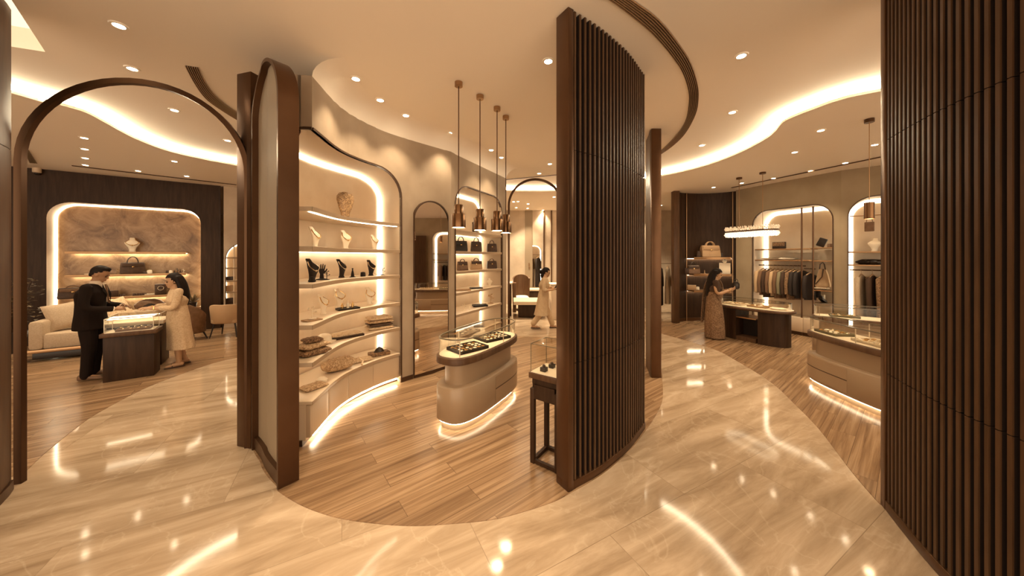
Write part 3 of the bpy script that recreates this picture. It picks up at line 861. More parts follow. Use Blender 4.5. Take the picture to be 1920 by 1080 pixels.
# dark panel by the wardrobe that the mirror shows
wq = Path([(9.15, 3.0), (9.05, 2.5), (9.1, 1.9)])
t = thing('veneer_partition', 'dark veneer panel reflected at the side of the tall arched mirror', 'partition', (9.1, 2.5, 0))
MB().sweep_plan(wq, 0, wq.L, -0.10, 0.0, 0.0, 2.9, 10).build('panel', M['slat'], t)
# ================================================================ CEILING FITTINGS
dl = [(223, 47), (248, 128), (327, 206), (427, 263), (667, 147), (713, 187), (761, 216), (843, 249), (921, 281), (940, 295), (1028, 114), (1390, 104), (1373, 210), (1316, 272), (1031, 307), (1011, 325)]
dl_low = [(158, 258), (159, 279), (160, 296), (160, 309), (327, 302), (259, 320), (350, 330), (1539, 244), (1490, 285), (1585, 305), (1520, 320), (1450, 334), (1391, 343), (1338, 351), (1640, 271),
          (963, 378), (990, 382), (968, 389), (965, 401), (987, 398), (1018, 394), (1039, 369)]
behind = [(-2.4, 1.0), (-1.2, 0.9), (0.3, 0.5), (1.2, 1.0), (-2.0, -1.2), (0.0, -1.4), (1.8, -1.0), (-3.0, -3.2), (0.0, -3.4), (3.0, -3.2), (0.2, 10.8), (1.8, 10.8), (0.6, 12.3), (2.4, 12.2), (-1.4, 12.2), (5.4, 11.6), (6.6, 11.2), (4.5, 0.6), (-0.3, 2.0), (-4.6, -0.8)]  # entries in the rear hall are extra lamps added to brighten it
ringm = MB().lathe([(0.040, 0.0), (0.040, -0.010), (0.058, -0.010), (0.062, 0.0)], 20, cap=False).mesh('trim_ring', M['ceiling'])
lensm = MB().lathe([(0.0005, -0.004), (0.041, -0.004)], 20, cap=False).mesh('lens', M['lens'])
spotd = bpy.data.lights.new('downlight_beam', 'SPOT'); spotd.energy = 22.0; spotd.color = WARM; spotd.spot_size = math.radians(88); spotd.spot_blend = 0.7; spotd.shadow_soft_size = 0.04
spoth = spotd.copy(); spoth.energy = 60.0
def side_word(p):
    return 'over the lounge' if p.x < -3.6 else ('over the clothing area' if p.x > 2.3 else 'over the oak floor')
k = 0
for lst, z in ((dl, ZC), (dl_low, ZS), ([None] * len(behind), ZC)):
    for i, p in enumerate(lst):
        w = gnd(p[0], p[1], z) if p else V(behind[i][0], behind[i][1], ZS if behind[i][1] > 9 else ZC); z = w.z
        where = side_word(w); lvl = 'main ceiling' if z == ZC else 'lowered ceiling'
        if p is None: where = 'behind the photographer'
        if w.y > 9.6: where = 'in the rear hall'
        t = thing('downlight', f'small round recessed downlight in the {lvl} {where}', 'downlight', (w.x, w.y, z), group=f'downlights, {lvl} {where}')
        for nm, me in (('trim_ring', ringm), ('lens', lensm)):
            o = bpy.data.objects.new(nm, me); COL.objects.link(o); o.parent = t
        o = bpy.data.objects.new('lamp', spoth if w.y > 9.6 else spotd); COL.objects.link(o); o.parent = t; o.location = (0, 0, -0.012)

def vent(label, inner, outer, z, nsl=6):
    A = catmull([gnd(x, y, z) for x, y in inner], 6); B = catmull([gnd(x, y, z) for x, y in outer], 6)
    pa, pb = Path([(p.x, p.y) for p in A]), Path([(p.x, p.y) for p in B])
    N = 40
    t = thing('ceiling_vent', label, 'air vent', (A[0].x, A[0].y, z))
    bk = MB(); rr = []
    def q(k, f, zz):
        v = pa.at(pa.L * k / N).lerp(pb.at(pb.L * k / N), f); return V(v.x, v.y, zz)
    bk.rings([[q(k, 0, z - 0.004), q(k, 1, z - 0.004)] for k in range(N + 1)], cap=False, closed=False)
    bk.build('backing', M['slatback'], t)
    sl = MB()
    for i in range(nsl + 1):
        f = i / nsl; w = 0.05 if i in (0, nsl) else 0.028
        f0, f1 = max(0, f - w), min(1, f + w)
        sl.rings([[q(k, f0, z - 0.005), q(k, f1, z - 0.005), q(k, f1, z - 0.016), q(k, f0, z - 0.016)] for k in range(N + 1)])
    sl.build('louvre_grille', M['louvre'], t)
vent('long curved slotted air vent in the ceiling beside the middle slatted screen',
     [(1100, -30), (1152.5, 4), (1187, 30.5), (1223, 61), (1256.7, 100), (1279, 133), (1290, 166.7), (1291, 194), (1284, 228), (1265, 255.5), (1240, 280.5), (1222, 292)],
     [(1145, -30), (1197, 5.5), (1237, 36), (1273, 80.5), (1295.5, 116.7), (1308, 155.5), (1310, 183), (1304, 214), (1284, 250), (1262, 272), (1240, 287.5), (1222, 298)], ZC)
vent('curved slotted air vent in the ceiling above the lounge arch', [(347, 122), (363, 152), (380, 177), (400, 195), (442, 222), (470, 236)], [(373, 126), (384, 150), (400, 173), (420, 192), (444, 209), (474, 226)], ZC)
vent('short slotted air vent above the walnut wall beside the security camera', [(44, 278), (50, 292), (56, 305)], [(54, 281), (62, 294), (70, 306)], ZS)
def slot(label, a, b, z=ZS):
    a, b = gnd(*a, z), gnd(*b, z)
    one(MB().bar(a + V(0, 0, -0.009), b + V(0, 0, -0.009), 0.05, 0.012), 'slot_diffuser', M['bronze'], label, 'air vent', smooth=False)
slot('thin straight dark slot in the ceiling in front of the walnut wall', (135, 310), (443, 346))
slot('thin straight dark slot in the ceiling along the sage clothing wall', (1372, 351.5), (1660, 292))
slot('thin straight dark slot in the ceiling above the arch to the rear hall', (905, 340.5), (1046, 327.5), ZC)
# security camera on the walnut wall
c = lp.at(lp.s_at_px(72)); nn = lp.nrm(1.0)
t = thing('security_camera', 'tiny white dome security camera at the top of the walnut wall', 'camera', (c.x - nn.x * 0.06, c.y - nn.y * 0.06, 3.62))
MB().lathe([(0.001, 0.14), (0.06, 0.14), (0.06, 0.05), (0.045, 0.04), (0.001, 0.04)], 16).build('housing', M['white'], t, world=False)
MB().ball((0, 0, 0.04), 0.045, 12, 8).build('dome', M['black_l'], t, world=False)

# ================================================================ LAMPS
for i, ((cx, cy), lab) in enumerate(zip(((860, 158), (900, 182), (932, 204), (948.5, 221)), ('first and lowest', 'second', 'third', 'last and smallest-looking'))):
    w = gnd(cx, cy + (-4), ZC); w = gnd(cx, {0: 154, 1: 178.5, 2: 200.5, 3: 217.5}[i], ZC)
    zb = EH + (HY - {0: 427, 1: 432, 2: 433, 3: 437}[i]) * w.y / F
    t = thing('pendant_lamp', f'smoked copper stepped-cylinder pendant, {lab} in the row hanging above the oval counter', 'pendant lamp', (w.x, w.y, zb), group='stepped copper pendants')
    MB().lathe([(0.001, ZC - zb - 0.002), (0.045, ZC - zb - 0.002), (0.045, ZC - zb - 0.05), (0.001, ZC - zb - 0.05)], 20).build('canopy', M['bronze_l'], t, world=False)
    MB().tube([(0, 0, ZC - zb - 0.05), (0, 0, 0.25)], 0.006, 8).build('cord', M['bronze'], t, world=False)
    MB().lathe([(0.001, 0.262), (0.048, 0.262), (0.052, 0.255), (0.052, 0.152), (0.001, 0.152)], 24).build('upper_shade', M['copper'], t, world=False)
    MB().lathe([(0.001, 0.155), (0.078, 0.155), (0.080, 0.150), (0.080, 0.0), (0.076, 0.0), (0.076, 0.012), (0.001, 0.012)], 28).build('lower_shade', M['copper'], t, world=False)
    MB().lathe([(0.001, 0.006), (0.070, 0.006)], 24, cap=False).build('lens', M['bulb'], t, world=False)
w = gnd(1630, 223, ZS)
t = thing('pendant_lamp', 'pendant with dark canopy and cylinder shade hanging over the counter at the slatted screen edge', 'pendant lamp', (w.x, w.y, 2.40))
h = ZS - 2.40
MB().lathe([(0.001, h - 0.002), (0.05, h - 0.002), (0.05, h - 0.05), (0.001, h - 0.05)], 20).build('canopy', M['bronze'], t, world=False)
MB().tube([(0, 0, h - 0.05), (0, 0, 0.2)], 0.004, 8).build('cord', M['bronze_l'], t, world=False)
MB().lathe([(0.001, 0.222), (0.052, 0.222), (0.052, 0.0), (0.046, 0.0), (0.046, 0.02), (0.001, 0.02)], 24).build('shade', M['copper'], t, world=False)
MB().lathe([(0.001, 0.012), (0.045, 0.012)], 20, cap=False).build('lens', M['bulb'], t, world=False)

# crystal ring chandelier over the far counter
c1, c2 = gnd(1386, 333, ZS), gnd(1430, 323, ZS)
cc = (c1 + c2) / 2; cc.z = 0
u = (c2 - c1); u.z = 0; ang = math.atan2(u.y, u.x)
ZR = 2.47
t = thing('chandelier', 'oval crystal ring chandelier in two glittering tiers above the dark oval counter', 'chandelier', (cc.x, cc.y, ZR), ang)
def stad(hl, r, n=14):
    out = []
    for k in range(n + 1):
        a = -PI / 2 + PI * k / n; out.append((hl + r * math.cos(a), r * math.sin(a)))
    for k in range(n + 1):
        a = PI / 2 + PI * k / n; out.append((-hl + r * math.cos(a), r * math.sin(a)))
    return out
for z0, z1, cm in ((0.02, 0.12, 'crystal_dim_glow'), (-0.12, -0.015, 'crystal')):
    mb = MB(); rnd = random.Random(2)
    for row in range(3):
        f = row / 2; out = (0.015, 0.032, 0.018)[row] if z0 > 0 else (0.010, 0.034, 0.020)[row]
        ol = stad(0.30, 0.215 + out); pth = Path(ol + [ol[0]])
        nn = 56
        for k in range(nn):
            s = pth.L * (k + rnd.uniform(-.25, .25) + row * .5) / nn % pth.L; p = pth.at(s); r = rnd.uniform(.016, .021); hz = (z1 - z0) * .24
            b = MB().add([(0, 0, hz), (r, 0, 0), (0, r, 0), (-r, 0, 0), (0, -r, 0), (0, 0, -hz)], [(0, 1, 2), (0, 2, 3), (0, 3, 4), (0, 4, 1), (5, 2, 1), (5, 3, 2), (5, 4, 3), (5, 1, 4)])
            b.xf(Matrix.Translation((p.x, p.y, z0 + (z1 - z0) * (.2 + .6 * f) + rnd.uniform(-.008, .008))) @ Matrix.Rotation(rnd.uniform(0, 3), 4, 'Z') @ Matrix.Rotation(rnd.uniform(-.4, .4), 4, 'X')); mb.add(b.v, b.f)
    mb.build('crystal_tier', M[cm], t, smooth=False, world=False)
fm = MB(); pth = stad(0.30, 0.25); pin = stad(0.30, 0.21)
fm.rings([[V(*p, 0.018) for p in pth], [V(*p, -0.012) for p in pth], [V(*p, -0.012) for p in pin], [V(*p, 0.018) for p in pin], [V(*p, 0.018) for p in pth]], cap=False)
fm.build('ring_frame', M['bronze'], t, world=False)
lm = MB(); lm.rings([[V(p[0], p[1], -0.11) for p in stad(0.30, 0.205)], [V(p[0], p[1], -0.02) for p in stad(0.30, 0.205)]], cap=False)
lm.build('light_band', M['bulb_soft'], t, world=False)
for sx in (-0.255, 0.255):
    MB().tube([(sx, -0.0, ZS - ZR - 0.04), (sx, 0.0, 0.02)], 0.006, 8).build('suspension_cord', M['bronze_l'], t, world=False)
    MB().lathe([(0.001, ZS - ZR - 0.002), (0.06, ZS - ZR - 0.002), (0.06, ZS - ZR - 0.04), (0.001, ZS - ZR - 0.04)], 16, c=(sx, 0, 0)).build('canopy', M['bronze'], t, world=False)
    MB().bar((sx, -0.24, 0.005), (sx, 0.24, 0.005), 0.02, 0.012).build('cross_bar', M['bronze'], t, world=False)
# ================================================================ COUNTERS
def superell(a, b, p=3.0, n=56):
    return [(a * sgp(math.cos(2 * PI * k / n), 2 / p), b * sgp(math.sin(2 * PI * k / n), 2 / p)) for k in range(n)]

def ring3(pts, z): return [V(p[0], p[1], z) for p in pts]

def oval_counter(label, loc, rz, a=0.70, b=0.27):
    """white curved counter: plinth, drawer body, waisted neck, brown slab, glass case with brass-dark edge"""
    t = thing('display_counter', label, 'display counter', loc, rz)
    sl = superell(a, b)
    MB().prism(superell(a - 0.05, b - 0.05), 0.004, 0.10).build('plinth', M['counter'], t, world=False)
    body = MB().rings([ring3(superell(a - 0.02, b - 0.02), 0.085), ring3(superell(a - 0.004, b - 0.004), 0.10), ring3(superell(a - 0.004, b - 0.004), 0.455), ring3(superell(a - 0.018, b - 0.018), 0.47)])
    body.build('body', M['counter'], t, world=False, ang=50)
    MB().rings([ring3(superell(a * 0.86, b * 0.70), 0.462), ring3(superell(a * 0.86, b * 0.70), 0.72)]).build('neck', M['counter'], t, world=False)
    MB().rings([ring3(superell(a - 0.008, b - 0.008), 0.712), ring3(superell(a, b), 0.718), ring3(superell(a, b), 0.782), ring3(superell(a - 0.008, b - 0.008), 0.79)]).build('slab', M['walnut_l'], t, world=False, ang=50)
    MB().prism(superell(a - 0.03, b - 0.03), 0.791, 0.796).build('display_bed', M['ivory'], t, world=False)
    g = superell(a - 0.03, b - 0.03)
    gm = MB().rings([ring3(g, 0.797), ring3(g, 0.985)], cap=False)
    gm.add(ring3(g, 0.985), [tuple(range(len(g)))])
    gm.build('glass_case', M['glass'], t, world=False, smooth=True)
    g2 = superell(a - 0.042, b - 0.042); g3 = superell(a - 0.026, b - 0.026)
    MB().rings([ring3(g3, 0.979), ring3(g3, 0.991), ring3(g2, 0.991), ring3(g2, 0.979), ring3(g3, 0.979)], cap=False).build('glass_rim', M['glass_edge'], t, world=False)
    gl = superell(a - 0.036, b - 0.036)
    pth = Path(gl + [gl[0]])
    lm = MB()
    for s in (pth.L * 0.30, pth.L * 0.80, pth.L * 0.55, pth.L * 0.06):
        p = pth.at(s); lm.box((p.x, p.y, 0.888), (0.008, 0.008, 0.185))
    lm.build('glass_joint_edge', M['ivory'], t, world=False)
    # drawer with dark finger groove on each long side
    n = 20
    for sg in (-1, 1):
        dm = MB(); gm = MB()
        pa = Path(sorted([p for p in superell(a - 0.0025, b - 0.0025, n=160) if p[1] * sg > 0 and -a * 0.12 < p[0] < a * 0.95]))
        rr = []; r2 = []
        for k in range(n + 1):
            q = pa.at(pa.L * k / n)
            q1 = q * 1.004
            rr.append([(q.x * 0.985, q.y * 0.985, 0.13), (q1.x, q1.y, 0.13), (q1.x, q1.y, 0.44), (q.x * 0.985, q.y * 0.985, 0.44)])
            q2 = q * 1.008
            r2.append([(q.x, q.y, 0.285), (q2.x, q2.y, 0.285), (q2.x, q2.y, 0.297), (q.x, q.y, 0.297)])
        d = MB().rings(rr).build('drawer', M['counter'], t, world=False)
        MB().rings(r2).build('finger_groove', M['trim'], d, world=False)
    MB().rings([ring3(superell(a - 0.035, b - 0.035), 0.080), ring3(superell(a - 0.022, b - 0.022), 0.080)], cap=False).build('floor_light', M['led_floor'], t, world=False)
    return t

ac = math.atan2(0.872, 0.486)
oval_counter('white oval glass-topped jewellery counter standing on the oak floor under the copper pendants', (-0.39, 4.06, 0), ac)
oval_counter('white oval glass-topped jewellery counter cut by the dark slatted screen at the marble edge', (4.57, 4.17, 0), math.radians(86))
oval_counter('glass-topped oval counter standing before the coats, mostly hidden behind the other white counter', (6.25, 5.65, 0), math.radians(-38))

def jewel_tray(label, loc, rz, w, d, rows, cols, tm, group, gl, h=0.035):
    t = thing('jewellery_tray', label, 'jewellery tray', loc, rz)
    MB().box((0, 0, h * 0.3), (w, d, h * 0.6)).build('base', tm, t, world=False, bevel=0.003)
    rim = MB()
    for sx in (-1, 1): rim.box((sx * (w / 2 - 0.006), 0, h / 2), (0.012, d, h))
    for sy in (-1, 1): rim.box((0, sy * (d / 2 - 0.006), h / 2), (w - 0.024, 0.012, h))
    rim.box((0, 0, h / 2), (0.008, d - 0.024, h * 0.9))
    rim.build('rim', tm, t, world=False)
    R = Matrix.Rotation(rz, 3, 'Z')
    meshes = JW
    for i in range(cols):
        for j in range(rows):
            x = (i + 0.5) / cols * (w - 0.04) - (w - 0.04) / 2; y = (j + 0.5) / rows * (d - 0.04) - (d - 0.04) / 2
            p = R @ V(x, y, 0) + Vector(loc)
            me = random.choice(meshes)
            o = bpy.data.objects.new('brooch' if me is JW[0] else ('ring' if me is JW[1] else 'pendant'), me); COL.objects.link(o)
            o.location = (p.x, p.y, loc[2] + h * 0.62); o.rotation_euler = (0, 0, random.uniform(0, 6))
            k = min(w / cols, d / rows) / 0.05
            o.scale = (k, k, k * 0.8)
            tag(o, gl, 'jewellery', group)
    return t

def jmesh():
    a = MB()
    for k in range(6): a.ball((0.011 * math.cos(k * PI / 3), 0.011 * math.sin(k * PI / 3), 0.006), 0.0065, 6, 4)
    a.ball((0, 0, 0.009), 0.008, 6, 4)
    b = MB()
    b.tube([(0.012 * math.cos(2 * PI * k / 12), 0.012 * math.sin(2 * PI * k / 12), 0.005) for k in range(13)], 0.004, 6, cap=False); b.ball((0.013, 0, 0.009), 0.0065, 6, 4)
    c = MB().loft([(0, 0.016, 0.010), (0.008, 0.018, 0.012), (0.014, 0.008, 0.005)], 10)
    return [a.mesh('brooch', M['gold']), b.mesh('ring', M['silver']), c.mesh('pendant', M['ivory'])]
JW = jmesh()
ud = V(math.cos(ac), math.sin(ac), 0)
c0 = V(-0.39, 4.06, 0.797)
jewel_tray('black jewellery tray in the oval counter, at its end towards the beige arch panel', tuple(c0 - ud * 0.33 + V(0.03, 0.0, 0)), ac - 0.30, 0.40, 0.29, 4, 6, M['black_l'], 'jewels in the front black tray', 'small jewel lying in the front black tray of the oval counter')
jewel_tray('black jewellery tray in the oval counter, at its end towards the rear hall', tuple(c0 + ud * 0.24 + V(0.01, 0.0, 0)), ac - 0.35, 0.40, 0.30, 4, 6, M['black_l'], 'jewels in the rear black tray', 'small jewel lying in the rear black tray of the oval counter')
jewel_tray('pale jewellery tray in the glass counter cut by the slatted screen, its front tray', (4.53, 3.93, 0.797), math.radians(84), 0.46, 0.28, 3, 6, M['ivory'], 'jewels in the pale front tray', 'small jewel lying in the pale front tray of the counter by the slatted screen')
jewel_tray('dark green jewellery tray in the glass counter cut by the slatted screen, its rear tray', (4.55, 4.52, 0.797), math.radians(84), 0.34, 0.26, 3, 4, M['green_d'], 'jewels in the green tray', 'small jewel lying in the green tray of the counter by the slatted screen')
jewel_tray('long dark tray on the half hidden glass counter in front of the coats', (6.02, 5.80, 0.797), math.radians(-38), 0.38, 0.22, 3, 5, M['green_d'], 'jewels on the coat-side counter', 'small jewel in the dark tray of the counter in front of the coats')

# ---- tall glass vitrine table beside the slatted screen
A, B = V(0.165, 2.925, 0), V(0.385, 2.765, 0)
e1 = (B - A).normalized(); e2 = V(-e1.y, e1.x, 0)
rzv = math.atan2(e1.y, e1.x)
SZ = 0.29
cv = A + e1 * SZ / 2 + e2 * SZ / 2
t = thing('vitrine_table', 'slender dark bronze vitrine table with a glass box top beside the slatted screen', 'display table', tuple(cv), rzv)
hw = SZ / 2
for sx, sy in ((-1, -1), (1, -1), (1, 1), (-1, 1)):
    MB().box((sx * (hw - 0.02), sy * (hw - 0.02), 0.345), (0.04, 0.04, 0.682)).build('leg', M['walnut'], t, world=False, bevel=0.002)
fm = MB()
for sg in (-1, 1):
    fm.box((0, sg * (hw - 0.02), 0.66), (SZ - 0.08, 0.036, 0.13)); fm.box((sg * (hw - 0.02), 0, 0.66), (0.036, SZ - 0.08, 0.13))
fm.build('apron', M['walnut'], t, world=False)
fm = MB()
for sg in (-1, 1):
    fm.box((0, sg * (hw - 0.02), 0.025), (SZ - 0.08, 0.03, 0.03)); fm.box((sg * (hw - 0.02), 0, 0.025), (0.03, SZ - 0.08, 0.03))
fm.build('stretcher', M['walnut'], t, world=False)
MB().box((0, 0, 0.81 - 0.005), (SZ + 0.02, SZ + 0.02, 0.05)).build('table_top', M['walnut_l'], t, world=False, bevel=0.003)
MB().box((0, 0, 0.755), (SZ - 0.03, SZ - 0.03, 0.06)).build('drawer_box', M['walnut'], t, world=False)
MB().box((0, 0, 0.833), (SZ - 0.01, SZ - 0.01, 0.006)).build('display_bed', M['ivory'], t, world=False)
gm = MB()
h0, h1, q = 0.837, 1.09, hw - 0.006
cs = [(-q, -q), (q, -q), (q, q), (-q, q)]
for i in range(4):
    a, b = cs[i], cs[(i + 1) % 4]; gm.poly([(*a, h0), (*b, h0), (*b, h1), (*a, h1)])
gm.poly([(*p, h1) for p in cs])
gm.build('glass_box', M['glass'], t, smooth=False, world=False)
em = MB()
for i in range(4):
    a, b = cs[i], cs[(i + 1) % 4]
    em.bar((*a, h1), (*b, h1), 0.006, 0.006); em.bar((*a, h0), (*a, h1), 0.005, 0.005)
em.build('glass_rim', M['glass_edge'], t, smooth=False, world=False)
for (px, py, d, s, lab) in ((1020, 683, 2.93, 0.055, 'small black ring box in the vitrine, the larger one'), (1035, 675, 3.02, 0.05, 'small black ring box in the vitrine, half behind the screen post')):
    p = at(px, py, d)
    tt = thing('ring_box', lab, 'jewellery box', (p.x, p.y, 0.836), rzv)
    MB().box((0, 0, s * 0.35), (s, s, s * 0.7)).build('box', M['black_l'], tt, world=False, bevel=0.003)
    MB().ball((0, 0, s * 0.85), (s * 0.3, s * 0.22, s * 0.28)).build('jewel', M['dkbrown'], tt, world=False)

# ---- walnut counter of the lounge
def box_counter(label, a, b, D, zt, glass_h, bm, sm, lid=True):
    """a,b: ground points of the front face corners"""
    a, b = Vector(a), Vector(b)
    a.z = b.z = 0
    e = (b - a).normalized(); nb = V(-e.y, e.x, 0); W = (b - a).length; rz = math.atan2(e.y, e.x)
    c = (a + b) / 2 + nb * D / 2
    t = thing('display_counter', label, 'display counter', tuple(c), rz)
    MB().box((0, 0, zt / 2 - 0.03), (W, D, zt - 0.068)).build('body', bm, t, world=False, bevel=0.003)
    MB().box((0, 0, zt - 0.03), (W + 0.06, D + 0.06, 0.06)).build('slab', sm, t, world=False, bevel=0.004)
    MB().box((0, 0, zt + 0.003), (W - 0.02, D - 0.02, 0.006)).build('display_bed', M['ivory'], t, world=False)
    x, y, z0, z1 = W / 2 - 0.01, D / 2 - 0.01, zt + 0.008, zt + glass_h
    cs = [(-x, -y), (x, -y), (x, y), (-x, y)]; gm = MB(); em = MB()
    for i in range(4):
        p, q = cs[i], cs[(i + 1) % 4]; gm.poly([(*p, z0), (*q, z0), (*q, z1), (*p, z1)])
        em.bar((*p, z1), (*q, z1), 0.007, 0.007); em.bar((*p, z0), (*p, z1), 0.006, 0.006)
    gm.poly([(*p, z1) for p in cs])
    gm.build('glass_case', M['glass'], t, smooth=False, world=False)
    em.build('glass_rim', M['ivory'], t, smooth=False, world=False)
    MB().box((0, -y + 0.03, z1 - 0.01), (2 * x - 0.04, 0.012, 0.008)).build('light_strip', M['led_soft'], t, world=False)
    return t, c, rz, W
La, Lb = gnd(192.5, 719), gnd(289, 704.5)
t, cL, rzL, WL = box_counter('walnut lounge counter with lit glass top between the suited man and the woman', La, Lb, 0.33, 0.735, 0.21, M['walnut'], M['walnut_l'])
eL = V(math.cos(rzL), math.sin(rzL), 0); nL = V(-eL.y, eL.x, 0)
jewel_tray('long brown tray of necklaces inside the walnut lounge counter', tuple(cL + V(0, 0, 0.743) - nL * 0.075 + eL * 0.03), rzL + 0.05, 0.36, 0.13, 3, 4, M['brown'], 'jewels in the lounge counter', 'small jewel in the brown tray inside the walnut lounge counter')
jewel_tray('dark flat tray at the back inside the walnut lounge counter', tuple(cL + V(0, 0, 0.743) + nL * 0.085), rzL, 0.40, 0.11, 2, 5, M['black_l'], 'jewels in the dark lounge tray', 'small jewel in the dark tray at the back of the walnut lounge counter')
b2 = gnd(303, 684); a2 = b2 - eL * 0.62
box_counter('second dark wooden counter directly behind the walnut lounge counter, beside the woman', a2, b2, 0.5, 0.78, 0.12, M['walnut'], M['white'])

# ---- dark oval counter of the clothing area
cr = V(5.44, 7.22, 0); rr_ = math.atan2(0.89, -0.45)
t = thing('display_counter', 'dark oval counter with an open shelf, below the chandelier, by the woman in saree', 'display counter', tuple(cr), rr_)
a_, b_ = 0.74, 0.34
MB().rings([ring3(superell(a_, b_, 2.6), 0.70), ring3(superell(a_ + 0.02, b_ + 0.02, 2.6), 0.715), ring3(superell(a_ + 0.02, b_ + 0.02, 2.6), 0.745), ring3(superell(a_, b_, 2.6), 0.76)]).build('slab', M['walnut_l'], t, world=False, ang=50)
MB().prism(superell(a_ - 0.02, b_ - 0.02, 2.6), 0.7605, 0.767).build('display_bed', M['ivory'], t, world=False)
bo = superell(a_ - 0.06, b_ - 0.06, 2.6, 80)
for nm, f in (('pedestal', lambda p: p[0] < -0.18), ('pedestal', lambda p: p[0] > 0.22)):
    MB().prism([p for p in bo if f(p)], 0.004, 0.70).build(nm, M['walnut'], t, world=False, ang=50)
MB().box((0.02, 0, 0.05), (0.40, 2 * (b_ - 0.08), 0.09)).build('low_shelf', M['walnut_l'], t, world=False)
MB().box((0.02, 0, 0.52), (0.40, 2 * (b_ - 0.09), 0.025)).build('mid_shelf', M['bronze_l'], t, world=False)
MB().box((0.02, -0.05, 0.30), (0.40, 0.02, 0.42)).build('back_board', M['slatback'], t, world=False)
g = superell(a_ - 0.05, b_ - 0.05, 2.6)
gm = MB().rings([ring3(g, 0.768), ring3(g, 0.91)], cap=False); gm.add(ring3(g, 0.91), [tuple(range(len(g)))])
gm.build('glass_case', M['glass'], t, world=False)
g2 = superell(a_ - 0.058, b_ - 0.058, 2.6)
MB().rings([ring3(g, 0.905), ring3(g, 0.914), ring3(g2, 0.914), ring3(g2, 0.905), ring3(g, 0.905)], cap=False).build('glass_rim', M['glass_edge'], t, world=False)
uv = V(-0.45, 0.89, 0)
jewel_tray('pale tray of trinkets in the dark oval counter, by the woman in saree', tuple(cr + uv * 0.38 + V(0, 0, 0.768)), rr_, 0.42, 0.3, 3, 5, M['ivory'], 'trinkets in the pale tray by the saree', 'small trinket in the pale tray of the dark oval counter')
jewel_tray('second tan tray in the dark oval counter, towards the rail of garments', tuple(cr - uv * 0.12 + V(0, 0, 0.768)), rr_, 0.36, 0.28, 3, 4, M['tan'], 'trinkets in the tan tray', 'small trinket in the tan tray of the dark oval counter')
p = cr - uv * 0.48
one(MB().lathe([(0.001, 0), (0.10, 0), (0.15, 0.02), (0.145, 0.025), (0.001, 0.012)], 28), 'round_dish', M['ivory'], 'round pale dish in the glass top of the dark oval counter', 'dish', (p.x, p.y, 0.768))

# ================================================================ SEATING IN THE LOUNGE
wd = V(0.82, 0.565, 0).normalized(); wn = V(-wd.y, wd.x, 0)
s0 = gnd(49, 682); rzS = math.atan2(wd.y, wd.x)
SW, SD = 1.45, 0.82
sc_ = s0 + wd * SW / 2 + wn * SD / 2
t = thing('sofa', 'beige upholstered daybed sofa on a dark base in front of the walnut wall', 'sofa', tuple(sc_), rzS)
MB().box((0, 0, 0.10), (SW - 0.08, SD - 0.1, 0.12)).build('base', M['black_l'], t, world=False, bevel=0.01)
MB().box((0, 0.0, 0.19), (SW, SD, 0.06)).build('frame', M['bronze_l'], t, world=False, bevel=0.008)
MB().box((0.06, -0.03, 0.35), (SW - 0.16, SD - 0.12, 0.28)).build('seat', M['cream_f'], t, world=False, bevel=0.05)
MB().box((-SW / 2 + 0.09, 0, 0.47), (0.18, SD, 0.52)).build('armrest', M['cream_f'], t, world=False, bevel=0.06)
MB().box((0.06, SD / 2 - 0.1, 0.50), (SW - 0.15, 0.18, 0.50)).build('backrest', M['cream_f'], t, world=False, bevel=0.06)
def cushion(label, p, rz, tilt, roll, m, s=0.46):
    mb = MB(); n = 14; vs = []
    top, bot = [], []
    for i in range(n + 1):
        for j in range(n + 1):
            x, y = i / n * 2 - 1, j / n * 2 - 1
            th = 0.085 * ((1 - abs(x) ** 2.6) * (1 - abs(y) ** 2.6)) ** 0.5
            k = 1 - 0.06 * (1 - abs(x)) - 0.0; k2 = 1 - 0.06 * (1 - abs(y))
            top.append(V(x * s / 2 * k2, y * s / 2 * k, th)); bot.append(V(x * s / 2 * k2, y * s / 2 * k, -th))
    N = n + 1
    fs = [(i * N + j, (i + 1) * N + j, (i + 1) * N + j + 1, i * N + j + 1) for i in range(n) for j in range(n)]
    mb.add(top, fs).add(bot, [f[::-1] for f in fs])
    Mx = Matrix.Rotation(roll, 4, 'Y') 
    Mx = Matrix.Rotation(tilt, 4, 'X') @ Matrix.Rotation(roll, 4, 'Z')
    mb.xf(Mx)
    zmin = min(v.z for v in mb.v); mb.xf(Matrix.Translation((0, 0, -zmin)))
    return one(mb, 'cushion', m, label, 'cushion', p, rz, ang=80)
pc = s0 + wd * 0.30 + wn * 0.40
cushion('plain beige square cushion standing on the sofa against its arm', (pc.x, pc.y, 0.492), rzS + 0.6, math.radians(72), 0.15, M['cream_f'], 0.5)
pc = s0 + wd * 0.86 + wn * 0.44
cushion('patterned cushion slumped on the sofa beside the man in the suit', (pc.x, pc.y, 0.492), rzS + 0.05, math.radians(58), 0.5, M['print_l'], 0.5)

